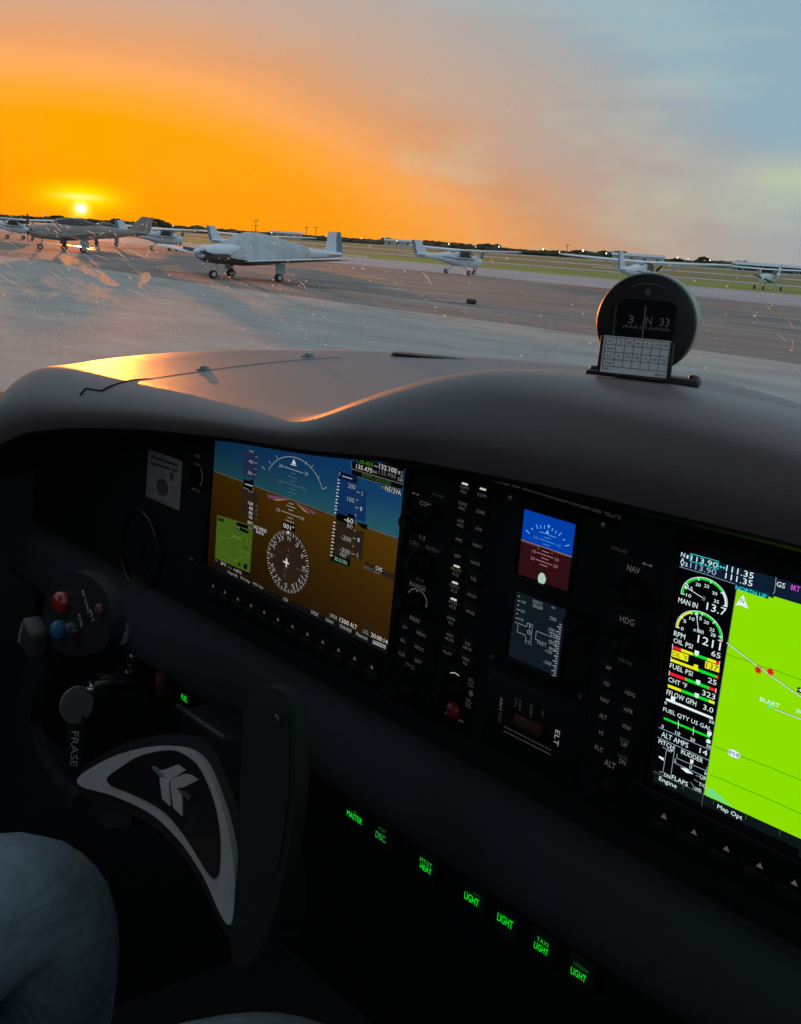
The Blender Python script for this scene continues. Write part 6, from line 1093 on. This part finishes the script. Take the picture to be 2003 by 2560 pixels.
# ------------------------------------------------------------------ windscreen
def ws(phi, v, off=0):
    a = EA+(.70-EA)*v; b = EB+(.30-EB)*v; z = -.14+.56*v; p_ = R(phi)
    return Vector((EX+(a+off)*math.sin(p_), EY+(b+off)*math.cos(p_), z+off*.4))
def glass_mat():
    m = bpy.data.materials.new('windscreen_acrylic'); m.use_nodes = True; t = m.node_tree; t.nodes.clear()
    tr = t.nodes.new('ShaderNodeBsdfTransparent'); tr.inputs[0].default_value = (.985,.985,.985,1)
    gl_ = t.nodes.new('ShaderNodeBsdfGlossy'); gl_.inputs['Roughness'].default_value = .03; gl_.inputs[0].default_value = (.9,.9,.9,1)
    fr_ = t.nodes.new('ShaderNodeFresnel'); fr_.inputs[0].default_value = 1.3
    mx = t.nodes.new('ShaderNodeMixShader'); t.links.new(math_node(t, 'MULTIPLY', fr_.outputs[0], .10), mx.inputs[0]); t.links.new(tr.outputs[0], mx.inputs[1]); t.links.new(gl_.outputs[0], mx.inputs[2])
    du = t.nodes.new('ShaderNodeBsdfTranslucent'); du.inputs[0].default_value = (.85,.85,.85,1)
    df = t.nodes.new('ShaderNodeBsdfDiffuse'); df.inputs[0].default_value = (.7,.7,.7,1)
    d2_ = t.nodes.new('ShaderNodeMixShader'); d2_.inputs[0].default_value = .35; t.links.new(du.outputs[0], d2_.inputs[1]); t.links.new(df.outputs[0], d2_.inputs[2])
    g = t.nodes.new('ShaderNodeNewGeometry'); n1 = t.nodes.new('ShaderNodeTexNoise'); n1.inputs['Scale'].default_value = 5; n1.inputs['Detail'].default_value = 6; t.links.new(g.outputs['Position'], n1.inputs['Vector'])
    n2_ = t.nodes.new('ShaderNodeTexNoise'); n2_.inputs['Scale'].default_value = 240; n2_.inputs['Detail'].default_value = 2; t.links.new(g.outputs['Position'], n2_.inputs['Vector'])
    dust = math_node(t, 'ADD', math_node(t, 'MULTIPLY', math_node(t, 'SUBTRACT', n1.outputs[0], .35, clamp=True), .09), math_node(t, 'MULTIPLY', math_node(t, 'SUBTRACT', n2_.outputs[0], .68, clamp=True), 1.2))
    m2 = t.nodes.new('ShaderNodeMixShader'); t.links.new(dust, m2.inputs[0]); t.links.new(mx.outputs[0], m2.inputs[1]); t.links.new(d2_.outputs[0], m2.inputs[2])
    o_ = t.nodes.new('ShaderNodeOutputMaterial'); t.links.new(m2.outputs[0], o_.inputs[0]); return m
def clear_mat():
    m = bpy.data.materials.new('acrylic_inner'); m.use_nodes = True; t = m.node_tree; t.nodes.clear()
    tr = t.nodes.new('ShaderNodeBsdfTransparent'); o_ = t.nodes.new('ShaderNodeOutputMaterial'); t.links.new(tr.outputs[0], o_.inputs[0]); return m
wr = empty('windscreen', ws(0,0)); tag(wr, 'curved dusty windscreen in front of the glareshield', 'windscreen')
OW = Vector(wr.location)
def shell(off):
    v = []; f = []; nu, nv = 60, 14
    for i in range(nu+1):
        for k in range(nv+1): v.append(ws(-88+176*i/nu, k/nv, off)-OW)
    for i in range(nu):
        for k in range(nv): a = i*(nv+1)+k; f.append((a, a+nv+1, a+nv+2, a+1))
    return v, f
obj('pane', *shell(.004), glass_mat(), wr, True)
obj('inner_face', *shell(0), clear_mat(), wr, True)
# splashes, specks and scratches on the outside of the pane
def dirt_mat(name, col, lo, hi, sc, mx_=1.0):
    m = bpy.data.materials.new(name); m.use_nodes = True; t = m.node_tree; t.nodes.clear()
    tr = t.nodes.new('ShaderNodeBsdfTransparent'); du = t.nodes.new('ShaderNodeBsdfTranslucent'); du.inputs[0].default_value = col; df = t.nodes.new('ShaderNodeBsdfDiffuse'); df.inputs[0].default_value = col
    a = t.nodes.new('ShaderNodeMixShader'); a.inputs[0].default_value = .3; t.links.new(du.outputs[0], a.inputs[1]); t.links.new(df.outputs[0], a.inputs[2])
    g = t.nodes.new('ShaderNodeNewGeometry'); n1 = t.nodes.new('ShaderNodeTexNoise'); n1.inputs['Scale'].default_value = sc; n1.inputs['Detail'].default_value = 8; n1.inputs['Roughness'].default_value = .75; t.links.new(g.outputs['Position'], n1.inputs['Vector'])
    r_ = t.nodes.new('ShaderNodeMapRange'); r_.inputs[1].default_value = lo; r_.inputs[2].default_value = hi; r_.inputs[4].default_value = mx_; t.links.new(n1.outputs[0], r_.inputs[0])
    b = t.nodes.new('ShaderNodeMixShader'); t.links.new(r_.outputs[0], b.inputs[0]); t.links.new(tr.outputs[0], b.inputs[1]); t.links.new(a.outputs[0], b.inputs[2])
    o_ = t.nodes.new('ShaderNodeOutputMaterial'); t.links.new(b.outputs[0], o_.inputs[0]); return m
SMM = dirt_mat('bug_splash', (1,.74,.42,1), .36, .62, 70, .8); SMP = dirt_mat('bug_splash_thin', (.9,.75,.55,1), .4, .75, 45, .5); SPK = dirt_mat('dirt_speck', (.9,.9,.88,1), -1, 0, 20, .8); SPT = dirt_mat('dirt_run', (.25,.25,.26,1), .3, .7, 300, .4)
for i, s_ in enumerate(SMEAR):
    c0 = (sum(q[0] for q in s_)/len(s_), sum(q[1] for q in s_)/len(s_)); pts = []
    for a_, b_ in zip(s_, s_[1:]+s_[:1]):
        for k in range(5):
            u = k/5; pts.append((a_[0]+(b_[0]-a_[0])*u+random.uniform(-.06,.06), a_[1]+(b_[1]-a_[1])*u+random.uniform(-.0014,.0014)))
    o_ = obj('bug_splash', [ws(*c0,.0052)-OW]+[ws(q[0],q[1],.0052)-OW for q in pts], [(0,k+1,(k+1)%len(pts)+1) for k in range(len(pts))], SMM if i in (0,2) else SMP, wr); o_['kind'] = 'stuff'
sc_ = MB()
def strip(a, b, w, mb):
    p_, q_ = ws(a[0],a[1],.0054)-OW, ws(b[0],b[1],.0054)-OW; d = (q_-p_).normalized(); n_ = d.cross((p_+OW).normalized()).normalized()*w; m__ = (p_+q_)/2+n_*.8
    mb.add([p_-n_*.3, p_+n_*.3, m__+n_, q_+n_*.4, q_-n_*.2, m__-n_*.6], [(0,1,2,5),(5,2,3,4)])
for a_, b_ in SCR: strip(a_, b_, .00055, sc_)
for i in range(46):
    ph = random.uniform(-63,-50); v_ = random.uniform(.13,.245); strip((ph,v_), (ph+random.uniform(.3,1.4), v_-random.uniform(.0,.025)), random.uniform(.00015,.0004), sc_)
for i in range(40):
    ph = random.uniform(-63,-3); v_ = random.uniform(.02,.235); strip((ph,v_), (ph+random.uniform(-.5,.5), v_-random.uniform(.003,.016)), random.uniform(.00012,.0003), sc_)
o_ = sc_.build('scratches', SPK, wr, False, False); o_['kind'] = 'stuff'
sp_ = MB()
for i in range(900):
    ph = random.uniform(-66,0); v_ = random.uniform(.0,.25) if i < 820 else random.uniform(.0,.245)
    if i < 300: ph = random.uniform(-64,-38)
    r_ = random.choice((.0002,.00026,.00033,.00045,.0006,.0008))*random.uniform(.6,1.1); c0 = ws(ph,v_,.0053)-OW; d = (c0+OW).normalized(); e1 = d.cross(Vector((0,0,1))).normalized(); e2_ = e1.cross(d)
    n = 6; el_ = random.uniform(1,2.1); sp_.add([c0+e1*r_*el_*math.cos(2*math.pi*k/n)*random.uniform(.7,1.2)+e2_*r_*math.sin(2*math.pi*k/n)*random.uniform(.7,1.2) for k in range(n)], [tuple(range(n))])
o_ = sp_.build('specks', SPK, wr, False, False); o_['kind'] = 'stuff'
ru = MB()
for a_, b_ in VSTREAK: strip(a_, b_, .0008, ru)
o_ = ru.build('dirt_runs', SPT, wr, False, False); o_['kind'] = 'stuff'
# ------------------------------------------------------------------ cabin shell round the seats
LIN = pbr('cabin_lining', (.09,.09,.09), .8, bump=.2, bscale=300)
def cabin(name, v, f): return tag(obj(name, v, f, LIN), kind='structure')
v = []; f = []
for i in range(25):
    x, y, z = ws(-88+176*i/24, 1.0); v += [(x,y,z),(x*1.0,-1.5,z),(x,y,z+.05),(x,-1.5,z+.05)]
for i in range(24): a = i*4; f += [(a,a+4,a+5,a+1),(a+2,a+3,a+7,a+6),(a,a+2,a+6,a+4)]
cabin('cabin_roof', v, f)
for s, nm in ((-1,'left'),(1,'right')):
    xw = EX+s*.885
    m = MB(); m.box(xw-.02,xw+.02,-1.5,1.0,-1.05,-.2); m.box(xw-.02,xw+.02,-1.5,-1.42,-.2,.43); m.box(xw-s*.09-.025,xw-s*.09+.025,-.01,.06,-.2,.43); m.box(xw-s*.03-.02,xw-s*.03+.02,-.72,-.66,-.2,.43)
    tag(m.build('cabin_wall_'+nm, pbr('cabin_wall_dark',(.035,.035,.038),.8,bump=.2,bscale=300)), kind='structure')
tag(MB().box(EX-.91,EX+.91,-1.53,-1.5,-1.05,.3).build('cabin_rear_wall', LIN), kind='structure')
tag(MB().box(EX-.91,EX+.91,-1.5,1.0,-1.1,-1.05).build('cabin_floor', pbr('cabin_carpet',(.03,.03,.032),.95,bump=.4,bscale=400)), kind='structure')
tag(MB().box(EX-.91,EX+.91,.98,1.02,-1.05,-.2).build('firewall', BLK), kind='structure')
# engine cowling ahead of the windscreen
cw_ = finish(None, *loft([[(x+EX, y, z) for x, y, z in ring(*q)] for q in ((.93,.58,.22,-.375,3),(1.3,.55,.22,-.37,3),(1.9,.45,.24,-.38,2.8),(2.3,.3,.2,-.42,2.4))]), 'engine_cowling', WHT); tag(cw_, 'white engine cowling below the windscreen', 'cowling')
# ------------------------------------------------------------------ seats and the pilot
def denim():
    m = pbr('jeans_denim', (.36,.49,.57), .92, var=.14, scale=90, bump=.0, sheen=.3, detail=10); t = m.node_tree; b = t.nodes['Principled BSDF']
    tcn = [n_ for n_ in t.nodes if n_.type == 'TEX_COORD'][0]
    w1 = t.nodes.new('ShaderNodeTexWave'); w1.inputs['Scale'].default_value = 420; w1.inputs['Distortion'].default_value = 2; w1.bands_direction = 'DIAGONAL'; t.links.new(tcn.outputs['Object'], w1.inputs['Vector'])
    w2 = t.nodes.new('ShaderNodeTexNoise'); w2.inputs['Scale'].default_value = 9; w2.inputs['Detail'].default_value = 3; w2.inputs['Distortion'].default_value = 1.5
    mp = t.nodes.new('ShaderNodeMapping'); mp.inputs['Scale'].default_value = (1.6,.7,1.2); t.links.new(tcn.outputs['Object'], mp.inputs['Vector']); t.links.new(mp.outputs[0], w2.inputs['Vector'])
    b1 = t.nodes.new('ShaderNodeBump'); b1.inputs['Strength'].default_value = .35; b1.inputs['Distance'].default_value = .001; t.links.new(w1.outputs[0], b1.inputs['Height'])
    b2 = t.nodes.new('ShaderNodeBump'); b2.inputs['Strength'].default_value = .8; b2.inputs['Distance'].default_value = .014; t.links.new(w2.outputs[0], b2.inputs['Height']); t.links.new(b1.outputs[0], b2.inputs['Normal'])
    t.links.new(b2.outputs[0], b.inputs['Normal']); return m
SEAT = pbr('seat_leather', (.05,.045,.042), .6, bump=.25, bscale=300)
def seat(x, label):
    o = empty('seat', (x,-.05,-1.05)); tag(o, label, 'seat', 'front seats')
    rbox('cushion', -.23,.23,-.28,.26,.22,.36, SEAT, o, .05, 4); b = rbox('backrest', -.23,.23,-.07,.07,0,.72, SEAT, o, .05, 4); b.location = (0,-.33,.34); b.rotation_euler = (R(12),0,0); rbox('base', -.18,.18,-.2,.2,.005,.23, LIN, o, .02, 2)
seat(-.765, 'dark leather seat under the person in the left seat'); seat(-.05, 'empty dark leather seat on the right')
JN = denim(); SHIRT = pbr('shirt_dark', (.03,.035,.05), .9, bump=.3, bscale=300); SKIN = pbr('skin', (.42,.27,.2), .55, var=.08); HAIR = pbr('hair_dark', (.03,.02,.015), .7, bump=.5, bscale=400); SHOE = pbr('shoe_black', (.02,.02,.02), .6)
def person():
    V = []; E = []; RR = []
    def vt(p_, r_): V.append(Vector(p_)); RR.append(r_); return len(V)-1
    def ch(start, pts):
        a = start
        for p_, r_ in pts: b = vt(p_, r_); E.append((a,b)); a = b
        return a
    pel = vt((-.765,-.16,-.62), (.15,.12))
    for s in (-1,1):
        kx = -.765+s*.168; dy = .05 if s > 0 else -.01
        ch(pel, [((-.765+s*.10,-.10,-.66),(.105,.12)),((-.765+s*.13,.08,-.645),(.098,.115)),((-.765+s*.15,.25,-.62),(.085,.095)),((kx,.385+dy,-.598-max(0,s)*.022),(.072,.074)),((kx,.415+dy,-.64-max(0,s)*.015),(.066,.068)),((kx,.40+dy,-.76),(.06,.06)),((kx-s*.005,.385+dy,-.90),(.045,.048)),((kx-s*.005,.38+dy,-.985),(.04,.042)),((kx,.46+dy,-1.0),(.04,.035)),((kx,.54+dy,-1.01),(.035,.028))])
    ch_ = ch(pel, [((-.765,-.2,-.48),(.15,.11)),((-.765,-.22,-.33),(.16,.115)),((-.765,-.22,-.21),(.15,.10))])
    nk = ch(ch_, [((-.765,-.21,-.12),(.07,.07)),((-.765,-.20,-.06),(.056,.056)),((-.765,-.185,.0),(.07,.08)),((-.765,-.18,.06),(.078,.095)),((-.765,-.185,.115),(.06,.075))])
    for s in (-1,1):
        w = ch(ch_, [((-.765+s*.19,-.215,-.185),(.062,.06)),((-.765+s*.25,-.17,-.33),(.05,.05)),((-.765+s*.24,-.10,-.46),(.043,.043)),((-.765+s*.205,.03,-.475),(.036,.036)),((-.765+s*.175,.11,-.487),(.026,.02)),((-.765+s*.165,.16,-.492),(.032,.014))])
        for k, L_ in enumerate((.075,.088,.08,.062)):
            x = -.765+s*.165+(k-1.5)*.019; ch(w, [((x,.185,-.492),(.009,.009)),((x,.185+L_*.5,-.496),(.0085,.0085)),((x,.185+L_*.9,-.508),(.0075,.0075))])
        ch(w, [((-.765+s*.13,.165,-.492),(.01,.01)),((-.765+s*.115,.195,-.496),(.009,.009))])
    m = bpy.data.meshes.new('person'); m.from_pydata(V, E, []); o = bpy.data.objects.new('person_rig', m); COL.objects.link(o)
    md = o.modifiers.new('s','SKIN'); md.use_smooth_shade = True; o.modifiers.new('d','SUBSURF').levels = 2
    for i, r_ in enumerate(RR): m.skin_vertices[0].data[i].radius = r_
    m.skin_vertices[0].data[0].use_root = True
    dg = bpy.context.evaluated_depsgraph_get(); nm_ = bpy.data.meshes.new_from_object(o.evaluated_get(dg)); bpy.data.objects.remove(o)
    nm_.name = 'person'; nm_.materials.clear()
    for k in (JN, SHIRT, SKIN, SHOE): nm_.materials.append(k)
    for p_ in nm_.polygons:
        c = p_.center; p_.use_smooth = True
        p_.material_index = 3 if c.z < -.955 else 2 if c.z > -.10 else 2 if (c.y > .02 and c.z > -.53 and c.y < .33 and abs(abs(c.x+.765)-.17) < .075 and c.z > -.512) else 1 if c.z > -.56 and c.y < .02 else 0
    b0 = Vector((-.765,-.05,-1.05)); nm_.transform(Matrix.Translation(-b0))
    po = bpy.data.objects.new('person', nm_); COL.objects.link(po); po.location = b0
    tag(po, 'person in faded blue jeans sitting behind the control yoke', 'person')
    hm = MB(); blob(hm, tuple(Vector((-.765,-.20,.10))-b0), (.088,.108,.09), 16, 10); hm.build('hair', HAIR, po, True, False)
    fm = MB(); fm.add([Vector((-.765,-.075,.02))-b0, Vector((-.78,-.095,.0))-b0, Vector((-.75,-.095,.0))-b0, Vector((-.765,-.10,.05))-b0], [(0,1,2),(0,3,1),(0,2,3),(1,3,2)]); fm.build('nose', SKIN, po)
    for s in (-1,1):
        em = MB(); blob(em, tuple(Vector((-.765+s*.03,-.105,.045))-b0), (.012,.01,.009), 8, 6); em.build('eye', pbr('eye_white',(.7,.7,.7),.3), po, True, False)
        em = MB(); blob(em, tuple(Vector((-.765+s*.08,-.19,.03))-b0), (.012,.02,.03), 8, 6); em.build('ear', SKIN, po, True, False)
    mm = MB(); mm.box(*[q for pr_ in zip((-.785+.765,-.097+.05,-.028+1.05),(-.745+.765,-.09+.05,-.022+1.05)) for q in pr_]); mm.build('mouth', pbr('lip',(.3,.12,.1),.5), po)
person()
